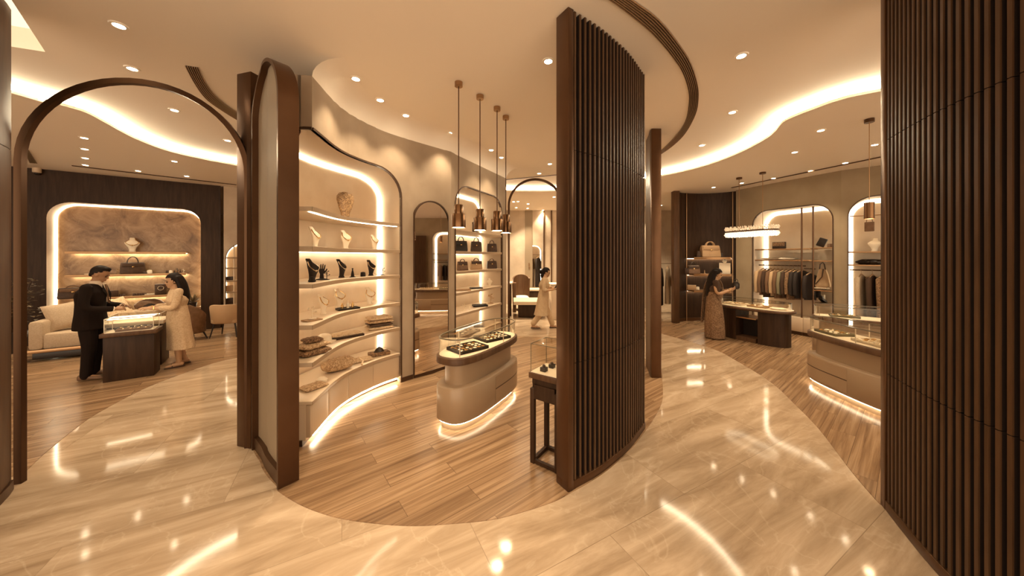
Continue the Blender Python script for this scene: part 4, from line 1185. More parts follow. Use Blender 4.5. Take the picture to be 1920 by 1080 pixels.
def tub_chair(label, p, rz, w, d, zs, zt, m, lm, leg_h, wrap=2.3):
    """chair with a curved wrap-around back; front faces local -y"""
    t = thing('armchair', label, 'chair', p, rz)
    MB().loft([(leg_h, w * 0.42, d * 0.42), (leg_h + 0.02, w * 0.46, d * 0.46), (zs - 0.03, w * 0.46, d * 0.46), (zs, w * 0.42, d * 0.42)], 24, 3.0).build('seat', m, t, world=False)
    rr = []
    n = 24
    for k in range(n + 1):
        a = PI / 2 + wrap * (k / n * 2 - 1)
        f = abs(k / n * 2 - 1)
        ztop = zt - (zt - zs - 0.14) * max(0, (f - 0.35) / 0.65) ** 1.5
        rr.append([V(w * 0.5 * math.cos(a), d * 0.5 * math.sin(a), leg_h + 0.02), V(w * 0.54 * math.cos(a), d * 0.56 * math.sin(a), ztop), V(w * 0.47 * math.cos(a), d * 0.48 * math.sin(a), ztop), V(w * 0.43 * math.cos(a), d * 0.43 * math.sin(a), leg_h + 0.02)])
    MB().rings(rr).build('backrest', m, t, world=False, ang=50, bevel=0.012)
    for sx, sy in ((-1, -1), (1, -1), (1, 1), (-1, 1)):
        MB().tube([(sx * w * 0.30, sy * d * 0.30, leg_h + 0.03), (sx * w * 0.40, sy * d * 0.40, 0.004)], [0.02, 0.012], 8).build('leg', lm, t, world=False)
    return t
q = gnd(334, 643)
tub_chair('brown high-backed armchair standing behind the woman in the pale dress', (q.x, q.y + 0.22, 0), math.radians(165), 0.56, 0.58, 0.42, 0.86, M['brown'], M['black_l'], 0.16)
q = gnd(417, 633)
tub_chair('tan low-backed tub chair on thin dark legs before the small arched niche', (q.x, q.y + 0.18, 0), math.radians(195), 0.66, 0.58, 0.44, 0.78, M['tan'], M['black_l'], 0.33, 1.7)

# ---- planter with a leafy plant behind the sofa arm
q = lp.at(lp.s_at_px(62)) - lp.nrm(1.0) * 0.62
t = thing('potted_plant', 'bushy leafy plant in a dark pot in the corner behind the sofa', 'plant', (q.x, q.y, 0))
MB().lathe([(0.001, 0.004), (0.13, 0.004), (0.18, 0.42), (0.165, 0.42), (0.15, 0.38), (0.001, 0.38)], 24).build('pot', M['black_l'], t, world=False)
st = MB(); lf = MB()
rnd = random.Random(3)
for k in range(34):
    a = rnd.uniform(0, 2 * PI); rr0 = rnd.uniform(0.02, 0.30); zt_ = rnd.uniform(0.75, 1.50)
    top = V(rr0 * math.cos(a), rr0 * math.sin(a), zt_)
    st.tube([(0.02 * math.cos(a), 0.02 * math.sin(a), 0.37), top * 0.6 + V(0, 0, zt_ * 0.15), top], [0.008, 0.006, 0.003], 5)
    for j in range(9):
        b = top + V(rnd.uniform(-.1, .1), rnd.uniform(-.1, .1), rnd.uniform(-.28, .06))
        aa = rnd.uniform(0, 2 * PI); L_ = rnd.uniform(0.07, 0.12); w_ = L_ * 0.3; dz = rnd.uniform(-.3, .5)
        d1 = V(math.cos(aa), math.sin(aa), dz).normalized(); d2 = V(-math.sin(aa), math.cos(aa), 0)
        lf.add([b, b + d1 * L_ * .5 + d2 * w_ + V(0, 0, .012), b + d1 * L_, b + d1 * L_ * .5 - d2 * w_ + V(0, 0, .012), b + d1 * L_ * .5], [(0, 1, 4), (1, 2, 4), (2, 3, 4), (3, 0, 4)])
st.build('stem', M['dkbrown'], t, world=False); lf.build('foliage', M['leaf'], t, world=False, smooth=False)

# ================================================================ DARK CURVED SHELVING UNIT
dpts = [(4.69, 9.17), (4.98, 9.36), (5.55, 9.46), (6.08, 9.34), (6.5, 9.02)]
dp = Path([(p.x, p.y) for p in catmull([V(p[0], p[1], 0) for p in dpts], 6)])
t = thing('shelving_unit', 'tall dark brown curved shelving unit with three shelves behind the woman in the saree', 'shelf unit', (5.55, 9.46, 0))
MB().sweep_plan(dp, 0.0, dp.L, 0.0, 0.06, 0.0, ZS - 0.004, 24).build('back_panel', M['walnut'], t)
p = dp.at(0); MB().box((p.x - 0.02, p.y - 0.02, ZS / 2 - 0.002), (0.16, 0.16, ZS - 0.004)).build('end_post', M['walnut_l'], t, bevel=0.004)
sA, sB = dp.s_at_px(1286), dp.s_at_px(1374)
for s in (sA, sB):
    MB().tube([P3(dp, s, -0.03, 0.0), P3(dp, s, -0.03, ZS - 0.01)], 0.014, 8).build('upright', M['bronze_l'], t)
for z in (1.875, 1.40, 0.93):
    shelf_on(t, dp, sA, sB, z, 0.02, 0.04, M['bronze_l'], front=-0.30, light='lip')
MB().sweep_plan(dp, 0.05, dp.L, -0.02, 0.0, 0.0, 0.10, 16).build('kick_rail', M['bronze'], t)
# ================================================================ MERCHANDISE
BS = [(0, .16, .13, 0), (.03, .17, .14, 0), (.10, .14, .10, 0), (.30, .20, .105, -.03), (.52, .33, .11, -.07), (.64, .36, .105, -.05), (.74, .26, .10, .02), (.83, .14, .09, .10), (.95, .125, .085, .17), (1.0, .10, .065, .19)]
def bust(label, p, rz, h, m, nm=None, ntxt=None):
    """jewellery display bust: small base, sloping shoulders pushed forward, cut neck leaning back"""
    o = one(MB().loft([(z * h, a * h, b * h, 0, c * h) for z, a, b, c in BS], 20, 2.2), 'display_bust', m, label, 'display bust', tuple(p), rz, ang=60)
    if nm:
        def sec(z):
            for q, r in zip(BS, BS[1:]):
                if z <= r[0]:
                    f = (z - q[0]) / (r[0] - q[0]); return [q[k] + (r[k] - q[k]) * f for k in (1, 2, 3)]
        pts = []
        for k in range(21):
            a = PI * k / 20; z = .86 - .40 * math.sin(a) ** .8
            rx, ry, cy = sec(z); x = rx * math.cos(a) * .98
            pts.append((x * h, (cy - ry * max(0, 1 - (x / rx) ** 2) ** .5) * h - .004, z * h))
        nk = MB().tube(pts, .014 * h + .002, 6)
        nk.ball(pts[10], (.035 * h, .02 * h, .05 * h), 8, 6)
        one(nk, 'necklace', nm, ntxt, 'necklace', tuple(Vector(p)), rz)
    return o

def handbag(label, p, rz, w, h, d, m, hm=None, clasp=True, hh=0.42):
    t = thing('handbag', label, 'handbag', tuple(p), rz)
    MB().rings([[V(x * w / 2 * k, y * d / 2 * k2, z) for x, y in ((-1, -1), (1, -1), (1, 1), (-1, 1))] for z, k, k2 in ((0, .96, 1), (.12 * h, 1, 1), (.75 * h, .95, .7), (h, .90, .38))]).build('body', m, t, world=False, bevel=0.008, ang=50)
    MB().box((0, -d * .36, h * .78), (w * .86, d * .16, h * .30)).build('flap', hm or m, t, world=False, bevel=0.004)
    r = w * .22
    for sy in (-1, 1):
        pts = [(r * math.cos(PI * k / 12), sy * d * .16, h * .96 + hh * h * math.sin(PI * k / 12)) for k in range(13)]
        MB().tube(pts, max(0.004, w * .022), 8).build('handle', hm or m, t, world=False)
    if clasp:
        MB().box((0, -d * .46, h * .62), (w * .10, d * .08, h * .10)).build('clasp', M['gold'], t, world=False, bevel=0.001)
    return t

def folded(label, p, rz, w, d, h, m, name='folded_shawl'):
    mb = MB(); n = 16; rr = []
    rnd = random.Random(label)
    ph = rnd.uniform(0, 6)
    for i in range(n + 1):
        x = (i / n - .5) * w
        ring = []
        e = min(1, 3.5 * (0.5 - abs(i / n - .5)) + .45)
        for k in range(16):
            a = 2 * PI * k / 16
            yy = sgp(math.cos(a), .5) * d / 2 * (1 + .03 * math.sin(5 * i / n * 6 + ph)); zz = h / 2 + sgp(math.sin(a), .6) * h / 2 * e * (1 + .10 * math.sin(7 * x / w * 3 + ph + a))
            ring.append(V(x, yy, max(0, zz)))
        rr.append(ring)
    mb.rings(rr)
    return one(mb, name, m, label, 'folded textile', tuple(p), rz, ang=60)

def tray_flat(label, p, rz, w, d, h, m, name='display_tray'):
    mb = MB().box((0, 0, h * .3), (w, d, h * .6))
    for sx in (-1, 1): mb.box((sx * (w / 2 - .004), 0, h / 2), (.008, d, h))
    for sy in (-1, 1): mb.box((0, sy * (d / 2 - .004), h / 2), (w, .008, h))
    return one(mb, name, m, label, 'display tray', tuple(p), rz)

def stand(label, p, rz, h, m, name='ring_stand', kind=0):
    """little jewellery stands: 0 cone, 1 hand form, 2 T-branch, 3 round box"""
    mb = MB().lathe([(.001, 0), (.32 * h, 0), (.32 * h, .05 * h), (.12 * h, .09 * h)], 14)
    if kind == 0: mb.lathe([(.20 * h, .05 * h), (.13 * h, .5 * h), (.05 * h, .85 * h), (.001, .9 * h)], 12); mb.ball((0, 0, .92 * h), .10 * h, 8, 6)
    elif kind == 1:
        mb.loft([(.05 * h, .13 * h, .10 * h), (.35 * h, .10 * h, .07 * h), (.52 * h, .16 * h, .06 * h), (.68 * h, .17 * h, .055 * h)], 12)
        for k, (x, l) in enumerate(((-.13, .22), (-.045, .30), (.045, .32), (.13, .26))): mb.tube([(x * h, 0, .64 * h), (x * 1.25 * h, -.02 * h, (.66 + l * .6) * h), (x * 1.3 * h, -.06 * h, (.66 + l) * h)], [.04 * h, .036 * h, .025 * h], 6)
        mb.tube([(.13 * h, 0, .45 * h), (.25 * h, -.03 * h, .58 * h), (.28 * h, -.04 * h, .68 * h)], [.045 * h, .04 * h, .03 * h], 6)
    elif kind == 2:
        mb.tube([(0, 0, .05 * h), (0, 0, h)], .04 * h, 8)
        for k in range(5):
            a = k * 1.3; z = (.45 + .11 * k) * h; mb.tube([(0, 0, z), (.28 * h * math.cos(a), .2 * h * math.sin(a), z + .12 * h)], .025 * h, 6); mb.ball((.28 * h * math.cos(a), .2 * h * math.sin(a), z + .13 * h), .07 * h, 8, 6)
    else: mb = MB().lathe([(.001, 0), (.5 * h, 0), (.5 * h, .62 * h), (.46 * h, .66 * h), (.46 * h, .9 * h), (.001, h)], 20)
    return one(mb, name, m, label, 'jewellery stand', tuple(p), rz, ang=50)

def shoe(label, p, rz, L, m, heel=0.0):
    t = thing('shoe', label, 'shoe', tuple(p), rz)
    secs = [(-.5, .10, .0, .30), (-.42, .15, 0, .34), (-.25, .15, 0, .33), (-.05, .15, 0, .25), (.12, .17, 0, .20), (.30, .18, 0, .16), (.44, .13, 0, .12), (.5, .05, 0, .07)]
    rr = []
    for x, w, z0, z1 in secs:
        hz = heel * max(0, .25 - x)
        rr.append([V(x * L, w * L * math.cos(2 * PI * k / 12), hz + (z0 + .03) * L + (z1 - z0) * L * (0.5 + 0.5 * math.sin(2 * PI * k / 12))) for k in range(12)])
    MB().rings(rr).build('upper', m, t, world=False, ang=70)
    rr = []
    for x, w, z0, z1 in secs:
        hz = heel * max(0, .25 - x)
        rr.append([V(x * L, sx * w * L * 1.03, hz + z * L) for sx, z in ((-1, 0), (1, 0), (1, .05), (-1, .05))])
    MB().rings(rr).build('sole', M['black_l'], t, world=False)
    return t

def on(path, x, dep, z):
    """point on a unit's shelf, seen at picture column x, dep behind the front edge"""
    s = path.s_at_px(x)
    f = path.at(s); ray = f.normalized()
    k = dep / max(.35, abs(ray.dot(path.nrm(s))))
    q = f + ray * k
    return V(q.x, q.y, z + 0.0005), math.atan2(-q.x, q.y) * -1

def face(p): return math.atan2(p.y, p.x) - PI / 2      # yaw that turns local -y to the camera point

# ---- curved niche beside the arch panel
z1, z2, z3, z4, z5, z6 = SH + [0.446]
def U(x, dep, z): return on(cw, x, dep, z)[0]
p = U(648, .2, z1)
t = thing('ornate_display', 'tall carved bronze oval display board on the top shelf of the curved niche', 'display stand', tuple(p), face(p) + .25)
MB().loft([(0, .115, .05), (.02, .115, .05)], 16, 6).build('base', M['carved'], t, world=False, bevel=.003)
MB().loft([(.02, .05, .022), (.08, .055, .025), (.16, .085, .03), (.25, .108, .032), (.30, .105, .03), (.345, .075, .025), (.36, .03, .015)], 20).build('board', M['carved'], t, world=False)
for x, h, dep, rot, w in ((590, .24, .22, 1.15, 'the one nearer the arch panel'), (648, .25, .2, .85, 'the middle one'), (701, .22, .2, .95, 'the one at the glowing strip')):
    p = U(x, dep, z2)
    bust(f'ivory bust on the second shelf in the curved niche, {w}', p, face(p) + rot, h, M['ivory'], M['gold'], f'gold necklace on the curved niche second-shelf bust, {w}')
for x, h, dep, rot, w in ((567, .25, .15, 1.0, 'half hidden by the arch panel'), (640, .24, .18, 1.15, 'the middle one'), (695, .225, .18, .95, 'the one by the glowing strip')):
    p = U(x, dep, z3)
    bust(f'black bust on the third shelf in the curved niche, {w}', p, face(p) + rot, h, M['black'], M['silver'], f'silver necklace on the curved niche black bust, {w}')
for x, h, dep, kd, w in ((583, .06, .12, 3, 'round black box beside the half hidden black bust'), (603, .19, .16, 1, 'black hand-shaped jewellery form on the third shelf'), (613, .10, .10, 2, 'small black jewellery tree before the hand-shaped form'),
                         (661, .12, .12, 0, 'black ring cone between the two black busts'), (681, .065, .10, 3, 'small round dark box in front of the black bust by the strip'), (718, .10, .15, 2, 'small dark earring tree at the end of the third shelf')):
    p = U(x, dep, z3)
    stand(w, p, face(p) + .3, h, M['black'], kind=kd)
for x, wd_, w in ((604, .22, 'under the hand-shaped form'), (640, .24, 'under the middle black bust'), (697, .30, 'under the black bust by the strip')):
    pass
for x, h, dep, rot, w in ((606, .235, .17, 1.1, 'the one nearer the arch panel'), (636, .25, .28, .8, 'the one behind the dark tray'), (693, .24, .2, .7, 'the one by the glowing strip')):
    p = U(x, dep, z4)
    bust(f'ivory bust on the fourth shelf in the curved niche, {w}', p, face(p) + rot, h, M['ivory'], M['gold'], f'gold necklace on the curved niche fourth-shelf bust, {w}')
p = U(580, .12, z4); tray_flat('pale round-cornered tray at the start of the fourth shelf', p, face(p) + .5, .16, .12, .012, M['tan'])
p = U(582, .13, z4); p.z += .013; stand('pale branch-shaped earring tree on the fourth shelf', p, face(p), .13, M['ivory'], 'jewellery_tree', 2)
p = U(652, .11, z4); tray_flat('flat black tray with little bottles on the fourth shelf', p, face(p) + .35, .26, .13, .022, M['black_l'])
for i, (dx, h) in enumerate(((-.07, .07), (.0, .10), (.06, .08))):
    q = p + V(dx * .8, dx * .5, .0145)
    one(MB().lathe([(.001, 0), (.016, 0), (.016, h * .6), (.007, h * .72), (.007, h), (.001, h)], 12), 'perfume_bottle', M['gold' if i != 1 else 'ivory'], ('small gold bottle on the black tray, the one towards the arch panel', 'pale tall bottle in the middle of the black tray', 'small gold bottle on the black tray, the one towards the glowing strip')[i], 'bottle', tuple(q))
p = U(577, .14, z5); folded('dark folded shawl at the bottom of the pile beside the arch panel', p, face(p) + .5, .30, .22, .07, M['print_d'])
p = p + V(0, 0, .07); folded('printed folded shawl in the middle of the pile beside the arch panel', p, face(p) + .6, .28, .21, .06, M['print'])
p = p + V(0, 0, .06); folded('printed rolled scarf on top of the pile beside the arch panel', p, face(p) + .4, .17, .15, .05, M['print_d'])
p = U(608, .22, z5)
one(MB().lathe([(.001, 0), (.13, 0), (.13, .012), (.085, .02), (.075, .075), (.05, .095), (.001, .10)], 24), 'sun_hat', M['ivory'], 'small pale round hat lying on the fifth shelf', 'hat', tuple(p), ang=60)
p = U(648, .17, z5); tray_flat('long low tray under the draped printed scarf on the fifth shelf', p, face(p) + .35, .40, .22, .03, M['dkbrown'])
p = p + V(0, 0, .019); folded('long pale printed scarf laid in the low tray of the fifth shelf', p, face(p) + .35, .37, .19, .04, M['print_l'])
p = U(711, .18, z5)
for i, (hh, mm_, lab) in enumerate(((.045, 'print_l', 'pale folded shawl at the bottom of the tall pile by the glowing strip'), (.045, 'dkbrown', 'dark folded shawl, second in the pile by the glowing strip'), (.045, 'print', 'printed folded shawl, third in the pile by the glowing strip'), (.05, 'print_l', 'patterned folded shawl on top of the pile by the glowing strip'))):
    folded(lab, p, face(p) + .3, .34 - .02 * (i % 2), .25, hh, M[mm_]); p = p + V(0, 0, hh)
p = U(588, .15, z6); folded('printed scarf folded on the drawer base beside the arch panel', p, face(p) + .5, .24, .18, .035, M['print'])
p = U(603, .14, z6); one(MB().loft([(0, .06, .05), (.02, .065, .05), (.045, .03, .03)], 16), 'rolled_scarf', M['ivory'], 'small white rolled scarf on the drawer base', 'folded textile', tuple(p))
p = U(634, .14, z6); t = thing('clutch_bag', 'large gathered printed clutch bag on the drawer base of the curved niche', 'handbag', tuple(p), face(p) + .4)
mb = MB(); rr = []
for i in range(25):
    f = i / 24; x = (f - .5) * .40; e = (1 - abs(2 * f - 1) ** 3) ** .5 + .05
    rr.append([V(x, .12 * e * math.cos(2 * PI * k / 18) * (1 + .05 * math.sin(i * 2.1)), .075 + .075 * e * math.sin(2 * PI * k / 18) * (1 + .08 * math.sin(i * 1.7 + k))) for k in range(18)])
mb.rings(rr); zmin = min(v.z for v in mb.v); mb.xf(Matrix.Translation((0, 0, -zmin))); mb.build('pouch', M['print'], t, world=False)
MB().tube([(.19, 0, .07), (.25, -.02, .10), (.29, -.05, .06), (.26, -.09, .02)], .014, 8).build('strap', M['print_l'], t, world=False)
p = U(678, .16, z6); folded('pale crumpled scarf between the printed clutch and the dark clutch', p, face(p) + .35, .27, .17, .035, M['print_l'])
p = U(711, .16, z6); t = thing('clutch_bag', 'small dark pleated clutch bag on the drawer base near the glowing strip', 'handbag', tuple(p), face(p) + .3)
MB().box((0, 0, .025), (.28, .16, .05)).build('body', M['print_d'], t, world=False, bevel=.012)
MB().loft([(.045, .08, .05), (.09, .05, .03), (.12, .01, .01)], 10).build('bow', M['black_l'], t, world=False)

# ---- second niche
def U2(x, dep, z): return on(cw, x, dep, z)[0]
def inst(label, p, m):
    t = thing('boot', label, 'shoe', tuple(p), face(p) + .9)
    MB().loft([(0, .035, .035, 0, 0), (.06, .04, .04), (.15, .034, .036), (.22, .04, .042)], 14).build('shaft', m, t, world=False)
    MB().loft([(0, .085, .036, .05, 0), (.03, .085, .036, .05), (.06, .05, .03, .03)], 14).build('foot', m, t, world=False)
p = U2(889, .18, 2.36); inst('black ankle boot on the top shelf of the second niche', p, M['black_l'])
for x, w_, h_, m, lab in ((864, .24, .20, 'black_l', 'black top-handle bag on the second shelf of the second niche, first from the mirror'), (893, .22, .21, 'dkbrown', 'dark brown tapered bag in the middle of that second shelf'), (922, .22, .19, 'dkbrown', 'dark bag with a pale bow at the far end of the second shelf')):
    p = U2(x, .17, 1.985); handbag(lab, p, face(p) + .2, w_, h_, .12, M[m])
for x, w_, h_, m, lab in ((867, .20, .17, 'brown', 'brown mini backpack on the third shelf, first from the mirror'), (893, .24, .18, 'tan', 'pale bag with dark handles in the middle of the third shelf'), (922, .22, .17, 'dkbrown', 'dark boxy bag with white edge on the third shelf by the far end')):
    p = U2(x, .17, 1.625); handbag(lab, p, face(p) + .2, w_, h_, .12, M[m], M['dkbrown'], hh=.3)
p = U2(879, .10, 1.625); stand('tiny pale figure between the bags of the third shelf', p, 0, .06, M['ivory'])
p = U2(868, .18, 1.245); tray_flat('long pale tray on the fourth shelf of the second niche', p, face(p), .30, .16, .02, M['tan'])
p = U2(893, .15, 1.245); tray_flat('dark flat tray on the fourth shelf of the second niche', p, face(p) + .3, .24, .14, .022, M['black_l'])
p = U2(918, .18, 1.245); bust('small ivory bust at the far end of the fourth shelf', p, face(p) + .3, .17, M['ivory'])
p = U2(870, .14, .865); stand('ivory earring tree on the fifth shelf of the second niche', p, 0, .12, M['ivory'], 'jewellery_tree', 2)
p = U2(881, .10, .865); stand('low pale ring cone beside the ivory earring tree', p, 0, .08, M['ivory'])
p = U2(900, .16, .865); tray_flat('black tray on the fifth shelf of the second niche', p, face(p) + .2, .30, .18, .035, M['black_l'])
p = U2(920, .17, .865); stand('pale branching jewellery tree at the far end of the fifth shelf', p, 0, .20, M['tan'], 'jewellery_tree', 2)
p = U2(897, .16, .446); shoe('small dark sandal at the bottom of the second niche', p, .6, .2, M['dkbrown'])

# ---- marble niche of the lounge
def UL(x, dep, z): return on(lp, x, dep, z)[0]
p = UL(248, .14, 2.005); bust('white necklace bust standing alone on the top shelf of the marble niche', p, face(p), .34, M['ivory'], M['gold'], 'gold necklace on the lone white bust of the marble niche')
p = UL(249, .13, 1.48); handbag('structured dark brown handbag on the middle shelf of the marble niche', p, face(p) + .1, .40, .27, .16, M['dkbrown'], hh=.55)
p = UL(226, .15, 1.48); stand('round patterned trinket box beside the structured handbag', p, 0, .14, M['carved'], 'trinket_box', 3)
p = UL(272, .13, 1.48); shoe('dark loafer beside the structured handbag', p, .5, .17, M['dkbrown'])
p = UL(280, .13, 1.48); stand('small white round box beside the dark loafer', p, 0, .09, M['ivory'], 'trinket_box', 3)
p = UL(175, .14, 1.48); tray_flat('thin pale tray on the middle shelf above the man in the suit', p, face(p), .26, .14, .02, M['ivory'])
for i, (x, h, m) in enumerate(((314, .07, 'dkbrown'), (320, .07, 'ivory'), (327, .07, 'black_l'), (333, .11, 'black_l'), (338, .09, 'dkbrown'), (344, .09, 'ivory'))):
    p = UL(x, .14, 1.48); stand('small trinket stand at the end of the middle shelf of the marble niche', p, 0, h, M[m], 'trinket_stand', (3, 3, 0, 2, 0, 2)[i])
    bpy.data.objects[-1] if False else None
for o in [o for o in bpy.data.objects if o.get('label') == 'small trinket stand at the end of the middle shelf of the marble niche']:
    o['group'] = 'trinkets at the end of the middle shelf'
p = UL(137, .13, .955); handbag('dark slouchy bag with pale straps on the lowest shelf behind the man', p, face(p), .42, .24, .16, M['dkbrown'], M['brown'], hh=.25)
p = UL(211, .14, .955); one(MB().box((0, 0, .07), (.18, .14, .14)), 'gift_box', M['dkbrown'], 'dark box on the lowest shelf between the man and the rows of trinkets', 'box', tuple(p), face(p), bevel=.004)
for i, x in enumerate((226, 232, 252, 257, 262, 267, 272)):
    p = UL(x, .13, .955); o = stand('tiny dark trinket in the row on the lowest marble niche shelf', p, 0, .055, M['dkbrown'], 'trinket_stand', 3); o['group'] = 'trinkets on the lowest shelf'
p = UL(280, .14, .955); tray_flat('small white tray on the lowest shelf next to the dark lantern box', p, face(p), .16, .1, .03, M['ivory'])
p = UL(301, .14, .955); t = thing('lantern_box', 'dark upright lantern-like box behind the woman in the pale dress', 'box', tuple(p), face(p))
MB().box((0, 0, .13), (.20, .14, .26)).build('body', M['dkbrown'], t, world=False, bevel=.02)
MB().tube([(0.05 * math.cos(2 * PI * k / 16), -.075, .16 + .05 * math.sin(2 * PI * k / 16)) for k in range(17)], .007, 6, cap=False).build('ring_handle', M['silver'], t, world=False)
p = UL(281, .10, .60); t = thing('round_bag', 'round dark leather bag leaning on the ledge of the marble niche', 'handbag', tuple(p), face(p))
MB().loft([(0, .14, .07), (.05, .24, .09), (.13, .26, .09), (.22, .18, .07), (.26, .08, .03)], 24).build('body', M['brown'], t, world=False)
MB().loft([(.03, .10, .085, 0, -.01), (.07, .17, .10, 0, -.01), (.12, .15, .095, 0, -.01), (.16, .06, .08, 0, -.01)], 24).build('front_pocket', M['black_l'], t, world=False)
p = UL(361, .07, .60); t = thing('small_plant', 'small pot of spiky leaves on the ledge behind the armchair', 'plant', tuple(p), 0)
MB().lathe([(.001, 0), (.07, 0), (.09, .12), (.001, .12)], 16).build('pot', M['black_l'], t, world=False)
lf = MB(); rnd = random.Random(5)
for k in range(26):
    a = rnd.uniform(0, 6.3); e = rnd.uniform(.3, 1.3); d1 = V(math.cos(a) * math.cos(e), math.sin(a) * math.cos(e), math.sin(e)); d2 = V(-math.sin(a), math.cos(a), 0)
    b = V(0, 0, .11); lf.add([b, b + d1 * .12 + d2 * .022, b + d1 * .24, b + d1 * .12 - d2 * .022], [(0, 1, 2), (0, 2, 3)])
lf.build('foliage', M['leaf'], t, world=False, smooth=False)
for z, h, m, lab in ((1.25, .10, 'dkbrown', 'dark flat box on a shelf of the small arched niche'), (.95, .16, 'tan', 'tan box standing low in the small arched niche'), (.60, .17, 'dkbrown', 'dark rounded bag at the bottom of the small arched niche')):
    q = P3(lp2, lp2.s_at_px(434), .15, z + .0005)
    one(MB().box((0, 0, h / 2), (.16, .12, h)), 'gift_box', M[m], lab, 'box', tuple(q), 0.4, bevel=.01)

# ---- shelving unit of the clothing area
def UD(x, dep, z): return on(dp, x, dep, z)[0]
p = UD(1331, -.19, 1.875); t0 = handbag('large tan leather handbag with flap on the dark curved shelving unit', p, -.05, .52, .34, .20, M['tan'], M['tan'], hh=.35)
p = UD(1310, -.12, 1.875); one(MB().box((0, 0, .09), (.10, .10, .18), taper=.8), 'gift_box', M['dkbrown'], 'dark little box behind the large tan handbag', 'box', tuple(p), face(p), bevel=.006)
p = UD(1352, -.12, 1.875); one(MB().box((0, 0, .06), (.09, .09, .12)), 'gift_box', M['black_l'], 'small black box at the other end of the large tan handbag', 'box', tuple(p), face(p), bevel=.006)
p = UD(1300, -.205, 1.40); handbag('dark brown round-topped handbag on the second shelf of the dark unit', p, -.15, .32, .24, .14, M['brown'], M['dkbrown'])
p = UD(1288, -.16, 1.40); one(MB().box((0, 0, .08), (.12, .1, .16)), 'gift_box', M['dkbrown'], 'dark box at the end of the second shelf of the dark unit', 'box', tuple(p), face(p), bevel=.01)
p = UD(1321, -.16, 1.40); stand('tiny pale bottle on the second shelf of the dark unit', p, 0, .10, M['tan'], 'trinket_stand')
p = UD(1359, -.16, 1.40); t = thing('perfume_flacon', 'white square flacon with a round stopper on the second shelf', 'bottle', tuple(p), face(p))
MB().box((0, 0, .155), (.27, .12, .31)).build('bottle', M['ivory'], t, world=False, bevel=.008)
MB().ball((0, 0, .365), .055, 12, 8).build('stopper', M['ivory'], t, world=False)
p = UD(1297, -.16, .93); one(MB().box((0, 0, .07), (.22, .14, .14)), 'gift_box', M['tan'], 'tan box on the lowest shelf of the dark unit', 'box', tuple(p), face(p), bevel=.008)
p = UD(1308, -.14, .93); stand('small round pale box on the lowest shelf of the dark unit', p, 0, .09, M['ivory'], 'trinket_box', 3)

# ---- garments
def garment(label, p, rz, L, m, wsh=.42, sl=.55, th=.05, hem=1.1, group=None, name='garment', flat_hem=True):
    """garment on a wooden hanger; hanger bar along local x; p = rail point"""
    t = thing(name, label, 'garment', tuple(p), rz, group)
    hg = MB()
    hg.tube([(.021 * math.cos(math.radians(a)), 0, .021 * math.sin(math.radians(a))) for a in (-25, 10, 50, 90, 130, 170, 205)] + [(-.010, 0, -.03), (0, 0, -.045), (0, 0, -.10)], .0035, 6)
    hg.tube([(-wsh * .46, 0, -.165), (0, 0, -.085), (wsh * .46, 0, -.165)], [.012, .016, .012], 8)
    hg.build('hanger', M['tan'], t, world=False)
    rnd = random.Random(label)
    rr = []; n = 24
    for f in [0, .05, .12, .25, .45, .7, .9, 1.0]:
        z = -.118 - f * L
        hw = wsh * .5 * (.35 + .65 * min(1, f / .08)) * (1 if f < .2 else 1 + (hem - 1) * (f - .2) / .8)
        hw = max(hw, wsh * .16)
        tt = th * (.6 + .5 * min(1, f * 2))
        rr.append([V(hw * sgp(math.cos(2 * PI * k / n), .7), tt * .5 * sgp(math.sin(2 * PI * k / n), .8) * (1 + .25 * math.sin(k * 1.9 + rnd.random() * .6) * f), z) for k in range(n)])
    MB().rings(rr).build('body', m, t, world=False, ang=70)
    if sl:
        for s in (-1, 1):
            a = V(s * wsh * .47, 0, -.185); b = a + V(s * .055, -.02, -sl * .5); c = a + V(s * .05, -.03, -sl)
            MB().tube([a + V(-s * .03, 0, .01), a, b, c], [.035, .045, .042, .04], 10).build('sleeve', m, t, world=False, ang=70)
    return t

sR = [ra + .12 + (p1 - ra - .18) * k / 10 for k in range(11)]
gm_ = ['tan', 'brown', 'dkbrown', 'walnut_l', 'tan', 'brown', 'green_d', 'dkbrown', 'print', 'black', 'black']
gl_ = ['sandy jacket at the outer end of the rail', 'brown jacket next to the sandy one', 'dark brown blouse, third on the rail', 'brown blouse, fourth on the rail', 'second sandy jacket, fifth on the rail', 'brown shirt beside the second sandy jacket',
       'muted green shirt in the middle of the rail', 'dark shirt beside the muted green one', 'printed shirt beside two black ones', 'black jacket next to the printed shirt', 'black jacket at the post end of the rail']
M['gm_sand'] = mat('sand_cloth', (.46, .31, .18), .9); M['gm_brown'] = mat('brown_cloth', (.16, .085, .045), .9); M['gm_dark'] = mat('dark_cloth', (.055, .028, .015), .9)
gmm = [M['gm_sand'], M['gm_brown'], M['gm_dark'], M['gm_brown'], M['gm_sand'], M['gm_brown'], M['green_d'], M['gm_dark'], M['print_d'], M['black'], M['black']]
for k, s in enumerate(sR):
    p = P3(rp1, s, .22, 1.665)
    tn = rp1.tan(s)
    garment(f'{gl_[k]} in the wide clothing niche', p, math.atan2(tn.y, tn.x) + PI / 2 - .35, .62 + .05 * ((k * 7) % 3), gmm[k], wsh=.36, sl=.52, th=.06, group='garments on the wide niche rail')
p = P3(rp1, p1 + .02, .24, 1.62); 
garment('black tunic hung beyond the post, facing the shop', P3(rp1, p1 + .10, .20, 1.60), math.atan2(rp1.tan(p1).y, rp1.tan(p1).x) + PI / 2 - .35, .62, M['black'], wsh=.26, sl=.5, th=.07)
MB().tube([P3(rp1, p1 - .02, .20, 1.60), P3(rp1, p1 + .2, .20, 1.60)], .01, 6).build('side_rail', M['bronze'], ru)
